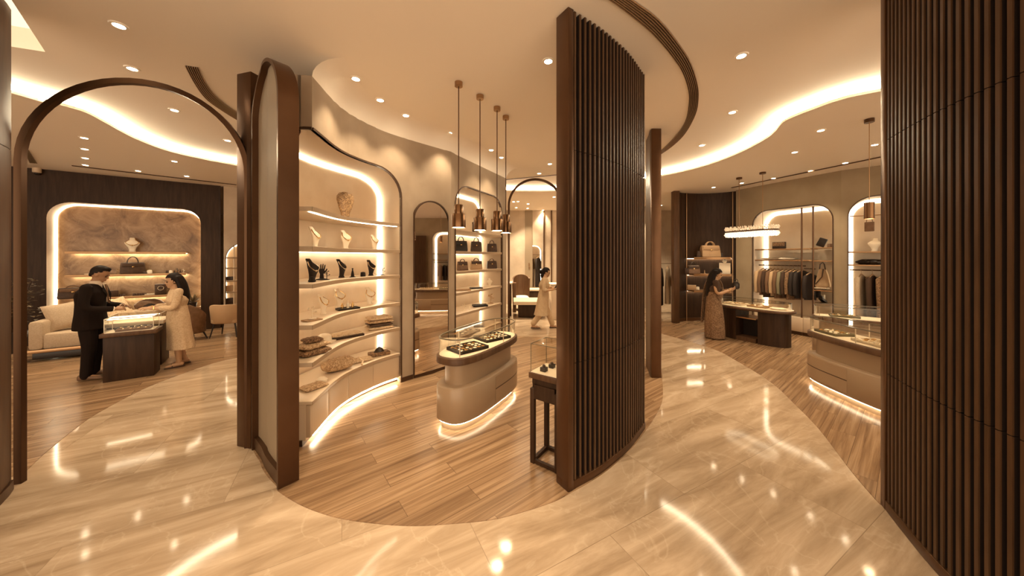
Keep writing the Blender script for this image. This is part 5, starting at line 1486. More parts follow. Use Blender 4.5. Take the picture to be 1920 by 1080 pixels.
def UR(x, dep, z): return on(rp1, x, dep, z)[0]
p = UR(1461, .30, 2.09); t = thing('clutch_bag', 'black studded clutch bag on the top shelf of the wide clothing niche', 'handbag', tuple(p), face(p) - .3)
MB().box((0, 0, .09), (.27, .08, .18)).build('body', M['black_l'], t, world=False, bevel=.008)
MB().box((0, -.042, .12), (.25, .008, .10)).build('flap', M['print_d'], t, world=False, bevel=.003)
p = UR(1447, .28, 1.81); folded('pale folded shirt on the lower shelf of the wide clothing niche', p, face(p) - .3, .40, .26, .05, M['cream_f'])
p = UR(1478, .28, 1.81); folded('white folded shirt beside the pale one on the lower shelf', p, face(p) - .3, .32, .26, .06, M['ivory'])
p = UR(1541, .28, 2.10); t = thing('clutch_bag', 'small black tilted purse on the side shelf of the wide clothing niche', 'handbag', tuple(p), face(p) - .2)
mb = MB().box((0, 0, .0), (.15, .05, .20)); mb.xf(Matrix.Rotation(.4, 4, 'Y')); zm = min(v.z for v in mb.v); mb.xf(Matrix.Translation((0, 0, -zm))); mb.build('body', M['black_l'], t, world=False, bevel=.015)
p = UR(1556, .24, 2.10); stand('small brown jar at the end of the side shelf', p, 0, .09, M['brown'], 'trinket_box', 3)
# hanging string bag
p = UR(1543, .26, 1.80)
t = thing('hanging_bag', 'tan triangular bag with dark straps hanging in the side bay of the wide niche', 'handbag', (p.x, p.y, 1.183), face(p) - .25)
MB().rings([[V(x * w, y * .05, z) for x, y in ((-1, -1), (1, -1), (1, 1), (-1, 1))] for z, w in ((0, .125), (.05, .13), (.28, .09), (.42, .05))]).build('body', M['gm_sand'], t, world=False, bevel=.01)
MB().tube([(-.05, -.03, .40), (-.035, -.04, .53), (0, 0, .575), (.035, -.04, .53), (.05, -.03, .40)], .012, 8).build('strap', M['dkbrown'], t, world=False)
MB().tube([(-.12, -.055, .06), (0, -.06, .24), (.02, -.055, .42)], .010, 8).build('binding', M['dkbrown'], t, world=False)
p = UR(1543, .28, .82); t = shoe('black and white shoe on the lower shelf of the side bay', p, face(p) + 1.2, .27, M['black_l'], .12)
MB().box((0, 0, .13), (.06, .07, .10)).build('tongue', M['ivory'], t, world=False, bevel=.01)
p = UR(1541, .28, 1.12); folded('folded sandy blanket under the hanging triangular bag', p, face(p) - .25, .22, .22, .06, M['cream_f'])
# second wardrobe
def UV(x, dep, z): return on(rp2, x, dep, z)[0]
tn = rp2.tan(.5); rz2 = math.atan2(tn.y, tn.x)
for k, (s, m, L, lab) in enumerate(((.20, M['cream_f'], .98, 'long cream coat at the open end of the second clothing niche'), (.36, M['gm_dark'], .95, 'dark coat between the cream coats of the second niche'), (.50, M['print_d'], .90, 'striped printed jacket in the second clothing niche'),
                              (.66, M['gm_sand'], .95, 'sandy coat beside the striped jacket of the second niche'), (.82, M['cream_f'], .92, 'pale coat at the slatted screen edge of the second niche'))):
    garment(lab, P3(rp2, rc0 + s, .22, 1.60), rz2 + PI / 2 - .40, L, m, wsh=.38, sl=.6, th=.08, group='coats in the second clothing niche')
p = UV(1632, .26, 1.72); folded('dark folded jacket on the shelf of the second clothing niche', p, face(p) - .5, .36, .26, .11, M['black_l'])
p = UV(1640, .24, 2.0); bust('pale bust on the upper shelf of the second clothing niche', p, face(p) - .3, .28, M['ivory'])
p = UV(1630, .10, 2.76)
t = thing('hanging_bag', 'flat dark bag hanging from the upper rail of the second clothing niche', 'handbag', (p.x, p.y, 2.42), face(p) - .5)
MB().box((0, 0, .10), (.15, .04, .20)).build('body', M['brown'], t, world=False, bevel=.01)
MB().tube([(-.05, 0, .2), (-.03, 0, .33), (0, 0, .355), (.03, 0, .33), (.05, 0, .2)], .006, 6).build('strap', M['brown'], t, world=False)

tn = rp3.tan(.5); rz3 = math.atan2(tn.y, tn.x)
for k, (m, lab) in enumerate(((M['black'], 'black'), (M['gm_sand'], 'sandy'), (M['gm_dark'], 'dark brown'), (M['print_d'], 'printed'), (M['black'], 'second black'), (M['gm_brown'], 'brown'))):
    garment(f'{lab} coat among those reflected in the tall arched mirror', P3(rp3, .55 + .2 * k, .22, 1.62), rz3 + PI / 2 - .5, .75, m, wsh=.40, sl=.5, th=.10, group='coats reflected in the mirror')
# ---- garment rack in the back room beside the dark unit
y0 = 10.9
t = thing('garment_rack', 'metal garment rack in the bright back room past the tall dark post', 'clothes rack', (5.15, y0, 0))
for x in (4.75, 5.75): MB().tube([(x, y0, .01), (x, y0, 1.66)], .014, 8).build('upright', M['bronze'], t); MB().bar((x, y0 - .25, .015), (x, y0 + .25, .015), .03, .03).build('foot_bar', M['bronze'], t)
MB().tube([(4.70, y0, 1.66), (5.8, y0, 1.66)], .008, 8).build('garment_rail', M['bronze'], t)
for k, (x, m, L, w_, lab) in enumerate(((5.04, M['black'], 1.30, .30, 'long black coat on the rack in the bright back room'), (5.31, M['cream_f'], 1.25, .22, 'long pale coat on the rack beside the black one'), (5.56, M['print_d'], 1.20, .26, 'dark printed dress on the rack beside the pale coat'))):
    garment(lab, V(x, y0 - .0, 1.66), .85, L, m, wsh=w_, sl=.6, th=.14)

# ---- rear hall furniture seen through the arch
def block(label, name, cat, a, b, y, dep, z0, z1, m, extra=None):
    xa, xb = (a - CX) * y / F, (b - CX) * y / F
    t = thing(name, label, cat, ((xa + xb) / 2, y + dep / 2, 0))
    MB().box(((xa + xb) / 2, y + dep / 2, (z0 + z1) / 2), (xb - xa, dep, z1 - z0)).build('body', m, t, bevel=.01)
    if extra: extra(t, xa, xb, y, dep)
    return t
def top(z, th, m, ov=.06):
    def f(t, xa, xb, y, dep): MB().box(((xa + xb) / 2, y + dep / 2, z + th / 2), (xb - xa + ov, dep + ov, th)).build('top', m, t, bevel=.006)
    return f
block('low dark plinth with a white slab top behind the walking woman', 'display_plinth', 'display plinth', 972, 1016, 9.9, .7, .02, .42, M['walnut'], top(.42, .10, M['white'], .3))
block('higher dark plinth with pale top at the foot of the slim arched niche', 'display_plinth', 'display plinth', 983, 1018, 11.9, .6, .02, .62, M['walnut'], top(.62, .06, M['white']))
block('tall dark cabinet edge beside the second lit niche in the rear hall', 'side_cabinet', 'cabinet', 953, 959, 10.2, .5, .0, 1.02, M['walnut'], top(1.02, .04, M['ivory']))
block('narrow brown pedestal standing in the rear hall', 'pedestal', 'pedestal', 961.5, 968, 10.85, .35, .0, 1.0, M['walnut_l'])
block('tall white counter past the walking woman at the screen post', 'side_counter', 'cabinet', 1034, 1052, 9.6, .6, .0, 1.04, M['white'], top(1.04, .03, M['ivory']))
# curved white chair shell and its dark back
q = V(.33, 11.4, 0)
t = thing('lounge_chair', 'white curved lounge chair with dark shell in the rear hall', 'chair', tuple(q), 0)
rr = []
for k in range(17):
    a = PI * .1 + PI * 1.0 * k / 16
    rr.append([V(.30 * math.cos(a), .30 * math.sin(a), .2), V(.34 * math.cos(a), .34 * math.sin(a), 1.05 + .2 * math.sin(a)), V(.29 * math.cos(a), .29 * math.sin(a), 1.05 + .2 * math.sin(a)), V(.25 * math.cos(a), .25 * math.sin(a), .2)])
MB().rings(rr).build('shell', M['walnut_l'], t, world=False)
MB().loft([(.2, .26, .26), (.45, .27, .27), (.5, .22, .22)], 20).build('seat', M['ivory'], t, world=False)
MB().lathe([(.001, 0.004), (.2, 0.004), (.2, .03), (.04, .06), (.04, .2), (.001, .2)], 16).build('swivel_base', M['bronze'], t, world=False)
for k, (dx, lab) in enumerate(((-.14, 'black dress hanging in the slim arched niche, towards the white chair'), (.14, 'black dress hanging in the slim arched niche, towards the walking woman'))):
    garment(lab, V((mx0 + mx1) / 2 + fp.p[0].x + dx, fy + .16, 1.976), 1.0, 1.2, M['black'] if k else M['print_d'], wsh=.30, sl=.4, th=.12)
o = MB().tube([(mx0 + fp.p[0].x, fy + .16, 1.976), (mx1 + fp.p[0].x, fy + .16, 1.976)], .007, 6).build('garment_rail', M['bronze'], fu)
# ================================================================ PEOPLE  (local x forward, y to the person's left, z up)
def hand(mb, w, d, n, s=1.0, curl=0.5, thumb=1):
    """palm plus five bent fingers; w wrist, d pointing direction, n palm normal, thumb side +1/-1 along side vector"""
    d = Vector(d).normalized(); n = Vector(n); n = (n - d * n.dot(d)).normalized(); sd = d.cross(n)
    w = Vector(w)
    L = .085 * s
    rr = []
    for f, hw, ht in ((-.15, .024, .02), (.1, .028, .019), (.45, .038, .016), (.85, .041, .014), (1.0, .038, .011)):
        c = w + d * L * f
        rr.append([c + sd * hw * s * math.cos(2 * PI * k / 12) + n * ht * s * math.sin(2 * PI * k / 12) for k in range(12)])
    mb.rings(rr)
    for k, (o, l) in enumerate(((-.030, .060), (-.010, .074), (.011, .070), (.030, .054))):
        b = w + d * L * .92 + sd * o * s
        l *= s
        a = 0; p = b; pts = [b - d * .012, b]
        for q in range(3):
            a += curl * (.55 + .25 * q); step = l * (.42, .33, .25)[q]
            p = p + (d * math.cos(a) + n * math.sin(a)) * step + sd * o * .06
            pts.append(p)
        mb.tube(pts, [.009 * s, .0088 * s, .0082 * s, .0075 * s, .0062 * s], 8)
    b = w + d * L * .30 + sd * .026 * s * thumb
    pts = [b, b + (d * .6 + sd * thumb * .75 + n * .25) * .030 * s, b + (d * 1.3 + sd * thumb * .9 + n * .6) * .040 * s, b + (d * 1.9 + sd * thumb * .75 + n * 1.0) * .042 * s]
    mb.tube(pts, [.013 * s, .011 * s, .0095 * s, .0075 * s], 8)

def limb(mb, pts, rs):
    P = catmull(pts, 4) if len(pts) > 2 else [Vector(p) for p in pts]
    R = []
    m = len(pts) - 1
    for i in range(len(P)):
        f = i / (len(P) - 1) * m; k = min(int(f), m - 1); R.append(rs[k] + (rs[k + 1] - rs[k]) * (f - k))
    mb.tube(P, R, 12)
    mb.ball(P[0], rs[0] * .98); mb.ball(P[-1], rs[-1] * .98)

def head_geo(hc, s, Mh, female):
    """skull, jaw, nose, brow, ears around head centre"""
    b = MB()
    b.ball((-.008, 0, .022), (.098 * s, .076 * s, .105 * s), 20, 14)
    b.ball((.028, 0, -.035), (.062 * s, .056 * s, .080 * s), 18, 12)
    b.ball((.060, 0, -.092), (.024, .025, .022), 10, 8)
    b.ball((.072, 0, .018), (.020, .052, .016), 12, 8)
    b.loft([(-.042, .010, .015, .088, 0), (-.030, .020, .018, .094, 0), (-.006, .014, .010, .090, 0), (.022, .009, .008, .082, 0)], 10)
    for sy in (-1, 1):
        b.ball((-.005, sy * .076 * s, -.008), (.020, .010, .032), 10, 8)
        b.ball((.058, sy * .034, -.032), (.020, .018, .022), 10, 8)
    b.ball((.083, 0, -.062), (.012, .022, .008), 10, 6); b.ball((.081, 0, -.073), (.012, .020, .008), 10, 6)
    b.xf(Mh)
    return b

def person(label, loc, heading, J, skin, dress):
    """J: joint dictionary in local metres; dress(t, J, Mh) adds clothing and hair as children"""
    t = thing('person', label, 'person', loc, heading)
    b = MB()
    pel, chest, nk = V(*J['pelvis']), V(*J['chest']), V(*J['neck'])
    hc = V(*J['head']); sw, hw, td = J['sw'], J['hw'], J['td']
    Mh = Matrix.Translation(hc) @ Matrix.Rotation(J.get('yaw', 0), 4, 'Z') @ Matrix.Rotation(J.get('pitch', 0), 4, 'Y')
    hg = head_geo(hc, J.get('hs', 1.0), Mh, J.get('female'))
    b.add(hg.v, hg.f)
    limb(b, [nk - V(0, 0, .05), nk + (hc - nk) * .35, hc - V(.01, 0, .04)], [.062, .054, .052])
    T = []
    for f, w, d_ in ((0, hw, td * .95), (.25, hw * .92, td * .9), (.5, hw * .84, td * .86), (.8, sw * .86, td), (1.0, sw * .90, td * .9), (1.16, sw * .55, td * .6), (1.26, .06, .055)):
        c = pel.lerp(chest, f) if f <= 1 else chest.lerp(nk, (f - 1) / .26)
        T.append([c + V(d_ * math.cos(2 * PI * k / 18), w * math.sin(2 * PI * k / 18), 0) for k in range(18)])
    b.rings(T)
    for s in ('l', 'r'):
        sg = 1 if s == 'l' else -1
        sh, el, wr = V(*J['sh_' + s]), V(*J['el_' + s]), V(*J['wr_' + s])
        limb(b, [sh, el, wr], [.050, .040, .027])
        hd = V(*J.get('hd_' + s, tuple(wr - el)))
        hand(b, wr, hd, V(*J.get('hn_' + s, (0, -sg, 0))), .98, J.get('curl', .5), J.get('th_' + s, 1))
        hp, kn, an = V(*J['hp_' + s]), V(*J['kn_' + s]), V(*J['an_' + s])
        limb(b, [hp, hp.lerp(kn, .5), kn, kn.lerp(an, .35), an], [.082, .072, .052, .050, .036])
        fd = V(*J.get('ft_' + s, (1, 0, 0))).normalized()
        limb(b, [an - fd * .03 + V(0, 0, -.035), an + fd * .07 + V(0, 0, -.045), an + fd * .15 + V(0, 0, -.058)], [.036, .034, .022])
    r = remeshed(b, .0075, 3)
    r.build('body', skin, t, world=False, ang=180)
    e = MB()
    for sy in (-1, 1): e.ball((.0815, sy * .031, -.008), (.010, .014, .0085), 10, 8)
    e.xf(Mh); e.build('eyes', M['eye'], t, world=False)
    e = MB()
    for sy in (-1, 1): e.tube([(.086, sy * .014, .012), (.090, sy * .030, .017), (.078, sy * .050, .012)], [.004, .005, .003], 6)
    e.xf(Mh); e.build('eyebrows', M['hair'], t, world=False)
    e = MB(); e.ball((.0915, 0, -.067), (.006, .022, .009), 10, 6); e.xf(Mh); e.build('lips', M['lips'], t, world=False)
    dress(t, J, Mh)
    return t

def cloth(t, name, mb, m, vox=.011, it=3):
    r = remeshed(mb, vox, it); return r.build(name, m, t, world=False, ang=180)

def ring_at(c, rx, ry, n=24, wav=0, ph=0, nw=9):
    return [Vector(c) + V(rx * math.cos(2 * PI * k / n) * (1 + wav * math.sin(nw * 2 * PI * k / n + ph)), ry * math.sin(2 * PI * k / n) * (1 + wav * math.sin(nw * 2 * PI * k / n + ph)), 0) for k in range(n)]

def long_hair(t, Mh, length, back=.0, wid=.095):
    b = MB()
    b.ball((-.016, 0, .034), (.110, .090, .108), 18, 12)
    b.xf(Mh)
    hc = Mh.translation
    # cut the face opening by keeping hair behind the hairline: hang locks from the crown
    R = Mh.to_3x3()
    for k in range(9):
        a = PI * .62 + PI * .76 * k / 8
        p0 = hc + R @ V(.085 * math.cos(a) - .01, .085 * math.sin(a), .05)
        p1 = hc + R @ V(.105 * math.cos(a) - .02, .098 * math.sin(a), -.08)
        p2 = V(p1.x - .02 - back * .5, p1.y * 1.05, hc.z - .08 - length * .5); p2.y = hc.y + (p1.y - hc.y) * 1.1
        p3 = V(p1.x - .015 - back, hc.y + (p1.y - hc.y) * .85, hc.z - .08 - length)
        limb(b, [p0, p1, p2, p3], [.034, .040, .038, .016])
    r = remeshed(b, .008, 2)
    # trim what would cover the face
    Mi = Mh.inverted()
    keep = []
    for f in r.f:
        c = sum((r.v[i] for i in f), Vector()) / len(f); q = Mi @ c
        if q.x > .035 and q.z < .062: continue
        if q.x > .012 and q.z < .02 and abs(q.y) < .2 and q.z > -.2: continue
        keep.append(f)
    r.f = keep
    return r.build('hair', M['hair'], t, world=False, ang=180)

# --- the man in the suit
def suit(t, J, Mh):
    pel, chest, nk = V(*J['pelvis']), V(*J['chest']), V(*J['neck'])
    b = MB(); T = []
    for z, w, d_, x in ((-.24, .215, .175, 0), (-.14, .21, .17, 0), (0.0, .195, .155, 0), (.12, .185, .15, 0)):
        T.append([pel + V(x + d_ * math.cos(2 * PI * k / 20), w * math.sin(2 * PI * k / 20), z + .06) for k in range(20)])
    for f, w, d_ in ((.55, .195, .155), (.85, .225, .165), (1.02, .235, .150)):
        c = pel.lerp(chest, f); T.append([c + V(d_ * math.cos(2 * PI * k / 20), w * math.sin(2 * PI * k / 20), 0.02) for k in range(20)])
    c = chest.lerp(nk, .62); T.append([c + V(.105 * math.cos(2 * PI * k / 20) - .01, .15 * math.sin(2 * PI * k / 20), 0) for k in range(20)])
    c = chest.lerp(nk, .92); T.append([c + V(.07 * math.cos(2 * PI * k / 20) - .015, .075 * math.sin(2 * PI * k / 20), 0) for k in range(20)])
    b.rings(T)
    for s in ('l', 'r'):
        sh, el, wr = V(*J['sh_' + s]), V(*J['el_' + s]), V(*J['wr_' + s])
        limb(b, [sh + V(.01, 0, .008), el, wr.lerp(el, .12)], [.066, .056, .044])
    cloth(t, 'jacket', b, M['suit'])
    b = MB()
    b.rings([ring_at(pel + V(0, 0, .08), .14, .175), ring_at(pel, .145, .185), ring_at(pel - V(0, 0, .10), .13, .18)])
    for s in ('l', 'r'):
        hp, kn, an = V(*J['hp_' + s]), V(*J['kn_' + s]), V(*J['an_' + s])
        limb(b, [hp, hp.lerp(kn, .5), kn, kn.lerp(an, .5), an + V(0, 0, -.02)], [.105, .095, .078, .070, .066])
    cloth(t, 'trousers', b, M['suit'])
    # shirt front, collar, tie, cuffs
    c = chest.lerp(nk, .35)
    b = MB()
    b.add([V(c.x + .118, -.050, nk.z - .03), V(c.x + .118, .050, nk.z - .03), V(c.x + .158, .018, chest.z - .14), V(c.x + .158, -.018, chest.z - .14), V(c.x + .06, -.06, nk.z - .0), V(c.x + .06, .06, nk.z - .0), V(c.x + .10, 0, chest.z - .14)], [(0, 1, 2, 3), (4, 0, 3, 6), (1, 5, 6, 2), (4, 5, 1, 0), (3, 2, 6), (5, 4, 6)])
    b.build('shirt_front', M['shirt'], t, world=False)
    cl = MB(); cl.rings([ring_at(nk + V(.004, 0, -.030), .072, .074, 20), ring_at(nk + V(.012, 0, .025), .062, .064, 20)], cap=False)
    cl.rings([ring_at(nk + V(.004, 0, -.030), .068, .070, 20), ring_at(nk + V(.012, 0, .025), .058, .060, 20)], cap=False); cl.build('collar', M['shirt'], t, world=False)
    tie = MB(); x0 = c.x + .135
    tie.rings([[V(x0 - .012 + f * .045, -w, z), V(x0 + f * .045, 0, z), V(x0 - .012 + f * .045, w, z), V(x0 - .02 + f * .045, 0, z)] for f, w, z in ((0, .018, nk.z - .03), (.15, .013, nk.z - .06), (.5, .026, chest.z - .03), (.8, .032, chest.z - .13), (.85, .008, chest.z - .16))])
    tie.build('tie', M['brown'], t, world=False)
    lap = MB()
    for sy in (-1, 1):
        lap.add([V(c.x + .115, sy * .060, nk.z - .02), V(c.x + .128, sy * .105, chest.z + .04), V(c.x + .168, sy * .055, chest.z - .02), V(c.x + .172, sy * .014, chest.z - .17), V(c.x + .155, sy * .03, chest.z - .02)], [(0, 1, 2, 4), (4, 2, 3)])
    lap.build('lapel', M['suit'], t, world=False)
    for s in ('l', 'r'):
        el, wr = V(*J['el_' + s]), V(*J['wr_' + s]); MB().tube([wr.lerp(el, .15), wr.lerp(el, .03)], [.040, .038], 12).build('cuff', M['shirt'], t, world=False)
        an = V(*J['an_' + s]); fd = V(*J.get('ft_' + s, (1, 0, 0))).normalized(); q = V(-fd.y, fd.x, 0)
        rr = []
        for f, w, h in ((-.085, .028, .075), (-.06, .040, .085), (.0, .040, .085), (.07, .046, .062), (.14, .048, .048), (.18, .036, .036), (.198, .012, .022)):
            cc = V(an.x, an.y, 0) + fd * f
            rr.append([cc + q * w * sgp(math.cos(2 * PI * k / 14), .8) + V(0, 0, .006 + h * (.5 + .5 * sgp(math.sin(2 * PI * k / 14), .7))) for k in range(14)])
        MB().rings(rr).build('shoe', M['brown'], t, world=False, ang=70)
    # short hair
    b = MB(); b.ball((-.016, 0, .036), (.104, .083, .106), 18, 12); b.ball((.030, 0, .105), (.052, .055, .032), 12, 8); b.ball((-.072, 0, -.02), (.036, .060, .055), 12, 8); b.xf(Mh)
    r = remeshed(b, .008, 2); Mi = Mh.inverted(); keep = []
    for f in r.f:
        q = Mi @ (sum((r.v[i] for i in f), Vector()) / len(f))
        if q.x > .030 and q.z < .078: continue
        if q.z < .012 + (.03 if q.x > -.01 else 0) and q.x > -.040: continue
        if q.z < -.06: continue
        keep.append(f)
    r.f = keep; r.build('hair', M['hair'], t, world=False, ang=180)

pm = gnd(170, 709)
Jm = dict(pelvis=(0, 0, .94), chest=(.015, 0, 1.31), neck=(.045, 0, 1.48), head=(.095, 0, 1.605), sw=.195, hw=.165, td=.125, pitch=.42, hs=1.02,
          sh_l=(.02, .205, 1.40), el_l=(.06, .27, 1.13), wr_l=(.30, .12, 1.08), sh_r=(.02, -.205, 1.40), el_r=(.05, -.28, 1.12), wr_r=(.29, -.13, 1.06),
          hd_l=(.8, -.45, -.05), hd_r=(.8, .45, .05), hn_l=(0, -.6, -.6), hn_r=(0, .6, -.4), th_l=-1, th_r=1, curl=.75,
          hp_l=(0, .095, .93), kn_l=(.02, .11, .50), an_l=(-.01, .115, .09), hp_r=(0, -.095, .93), kn_r=(.025, -.11, .50), an_r=(.0, -.12, .09), ft_l=(1, .2, 0), ft_r=(1, -.2, 0))
person('man in a dark suit looking down at his hands beside the walnut counter', (pm.x, pm.y, .004), math.radians(33), Jm, M['skin'], suit)

# --- women
def bangle(t, J):
    for s in ('l', 'r'):
        el, wr = V(*J['el_' + s]), V(*J['wr_' + s]); d = (wr - el).normalized()
        MB().tube([wr - d * .035, wr - d * .020], [.031, .031], 12).build('bangle', M['gold'], t, world=False)

def kurta_dress(mt, hem_z, hem_rx, hem_ry, hair_len, sleeve=.8, trousers=None, hair_up=False, lean=0.0, scarf=None):
    def f(t, J, Mh):
        pel, chest, nk = V(*J['pelvis']), V(*J['chest']), V(*J['neck'])
        b = MB()
        T = []
        zs = pel.z - hem_z
        for k in range(8):
            fr = k / 7
            T.append(ring_at((pel.x + lean * (1 - fr), pel.y, hem_z + zs * fr), hem_rx + (.145 - hem_rx) * fr ** .7, hem_ry + (.178 - hem_ry) * fr ** .7, 36, .05 * (1 - fr), 1.0, 8))
        for fr, w, d_ in ((.3, .160, .130), (.55, .150, .122), (.82, .175, .145), (1.0, .178, .128)):
            c = pel.lerp(chest, fr); T.append(ring_at(c, d_, w, 36))
        c = chest.lerp(nk, .6); T.append(ring_at(c, .09, .115, 36)); c = chest.lerp(nk, .85); T.append(ring_at(c, .066, .075, 36))
        b.rings(T)
        for s in ('l', 'r'):
            sh, el, wr = V(*J['sh_' + s]), V(*J['el_' + s]), V(*J['wr_' + s])
            e = el.lerp(wr, (sleeve - .5) * 2) if sleeve > .5 else sh.lerp(el, sleeve * 2)
            limb(b, [sh + V(0, 0, .008), (el if sleeve > .5 else sh.lerp(e, .5)), e], [.062, .052, .046])
        cloth(t, 'tunic', b, mt, .010, 3)
        if trousers:
            b = MB()
            for s in ('l', 'r'):
                hp, kn, an = V(*J['hp_' + s]), V(*J['kn_' + s]), V(*J['an_' + s])
                limb(b, [hp - V(0, 0, .2), kn, an + V(0, 0, .05)], [.09, .082, .075])
            cloth(t, 'trousers', b, trousers, .012, 2)
        if hair_up:
            b = MB(); b.ball((-.018, 0, .036), (.108, .086, .104), 18, 12); b.ball((-.12, 0, -.01), (.062, .060, .062), 12, 8); b.ball((-.085, 0, -.085), (.05, .062, .09), 12, 8); b.xf(Mh)
            r = remeshed(b, .008, 2); Mi = Mh.inverted()
            r.f = [q for q in r.f if not ((lambda c: (c.x > .03 and c.z < .065) or (c.z < .0 and c.x > -.03))(Mi @ (sum((r.v[i] for i in q), Vector()) / len(q))))]
            r.build('hair', M['hair'], t, world=False, ang=180)
        else:
            long_hair(t, Mh, hair_len, .03)
        for s in ('l', 'r'):
            an = V(*J['an_' + s]); fd = V(*J.get('ft_' + s, (1, 0, 0))).normalized(); q = V(-fd.y, fd.x, 0)
            z0 = an.z - .085
            MB().rings([[V(an.x, an.y, z0) + fd * f_ + q * w * sy + V(0, 0, h) for sy, h in ((-1, 0.004), (1, 0.004), (1, .022), (-1, .022))] for f_, w in ((-.07, .03), (-.03, .036), (.06, .042), (.13, .042), (.175, .02))]).build('sandal', M['dkbrown'], t, world=False)
            MB().tube([V(an.x, an.y, z0) + fd * .08 - q * .046 + V(0, 0, .015), V(an.x, an.y, z0) + fd * .09 + V(0, 0, .072), V(an.x, an.y, z0) + fd * .08 + q * .046 + V(0, 0, .015)], .008, 6).build('sandal_strap', M['dkbrown'], t, world=False)
        bangle(t, J)
        if scarf:
            MB().tube([nk + V(.05, .09, .0), chest + V(.14, .07, -.02), pel + V(.17, .08, -.10), V(pel.x + .18, .09, pel.z - .45)], [.02, .03, .035, .03], 10).build('scarf', scarf, t, world=False)
    return f

# woman in the pale embroidered dress in the lounge
pw = gnd(334, 686)
k_ = .945
Jw = dict(pelvis=(0, 0, .86), chest=(.01, 0, 1.19), neck=(.03, 0, 1.36), head=(.055, 0, 1.468), sw=.165, hw=.165, td=.112, pitch=.12, hs=.96, female=True,
          sh_l=(.01, .165, 1.285), el_l=(.07, .19, 1.04), wr_l=(.31, .11, 1.035), sh_r=(.01, -.165, 1.285), el_r=(.09, -.19, 1.05), wr_r=(.32, -.12, 1.03),
          hd_l=(.9, -.3, .08), hd_r=(.9, .25, .08), hn_l=(0, 0, -1), hn_r=(0, 0, -1), th_l=-1, th_r=1, curl=.45,
          hp_l=(0, .085, .85), kn_l=(.02, .09, .46), an_l=(.0, .10, .085), hp_r=(0, -.085, .85), kn_r=(.0, -.085, .46), an_r=(-.09, -.08, .085))
person('woman with long dark hair in a pale embroidered long dress, hands over the walnut counter', (pw.x, pw.y, .004), math.radians(232), Jw, M['skin_l'], kurta_dress(M['kurta'], .30, .175, .225, .34, .78, None, False, -.04))

# walking woman in the rear hall
pw = gnd(1019, 616)
Jw2 = dict(pelvis=(0, 0, .87), chest=(.02, 0, 1.20), neck=(.04, 0, 1.37), head=(.075, 0, 1.475), sw=.165, hw=.165, td=.115, pitch=.22, hs=.98, female=True,
           sh_l=(.02, .165, 1.295), el_l=(.0, .21, 1.05), wr_l=(.24, .13, 1.06), sh_r=(.02, -.165, 1.295), el_r=(.0, -.22, 1.04), wr_r=(.24, -.12, 1.04),
           hd_l=(.9, -.3, .15), hd_r=(.9, .3, .15), hn_l=(0, -.4, .9), hn_r=(0, .4, .9), th_l=1, th_r=-1, curl=.7,
           hp_l=(0, .085, .86), kn_l=(.10, .09, .47), an_l=(.23, .09, .085), hp_r=(0, -.085, .86), kn_r=(-.05, -.085, .46), an_r=(-.26, -.08, .105))
wt = person('woman with tied-up dark hair in a plain beige tunic walking through the rear hall', (pw.x, pw.y, .0), math.radians(-4), Jw2, M['skin_l'], kurta_dress(M['kurta2'], .36, .20, .25, .2, .62, M['kurta2'], True, -.05))
hx = MB().box((0, 0, 0), (.075, .012, .15), M=Matrix.Rotation(.6, 3, 'Y'))
Rw = Matrix.Translation((pw.x, pw.y, 0)) @ Matrix.Rotation(math.radians(-4), 4, 'Z')
q = Rw @ V(.345, 0, 1.10)
one(hx, 'mobile_phone', M['black_l'], 'dark mobile phone held by the walking woman', 'phone', tuple(q), math.radians(-4), bevel=.003)

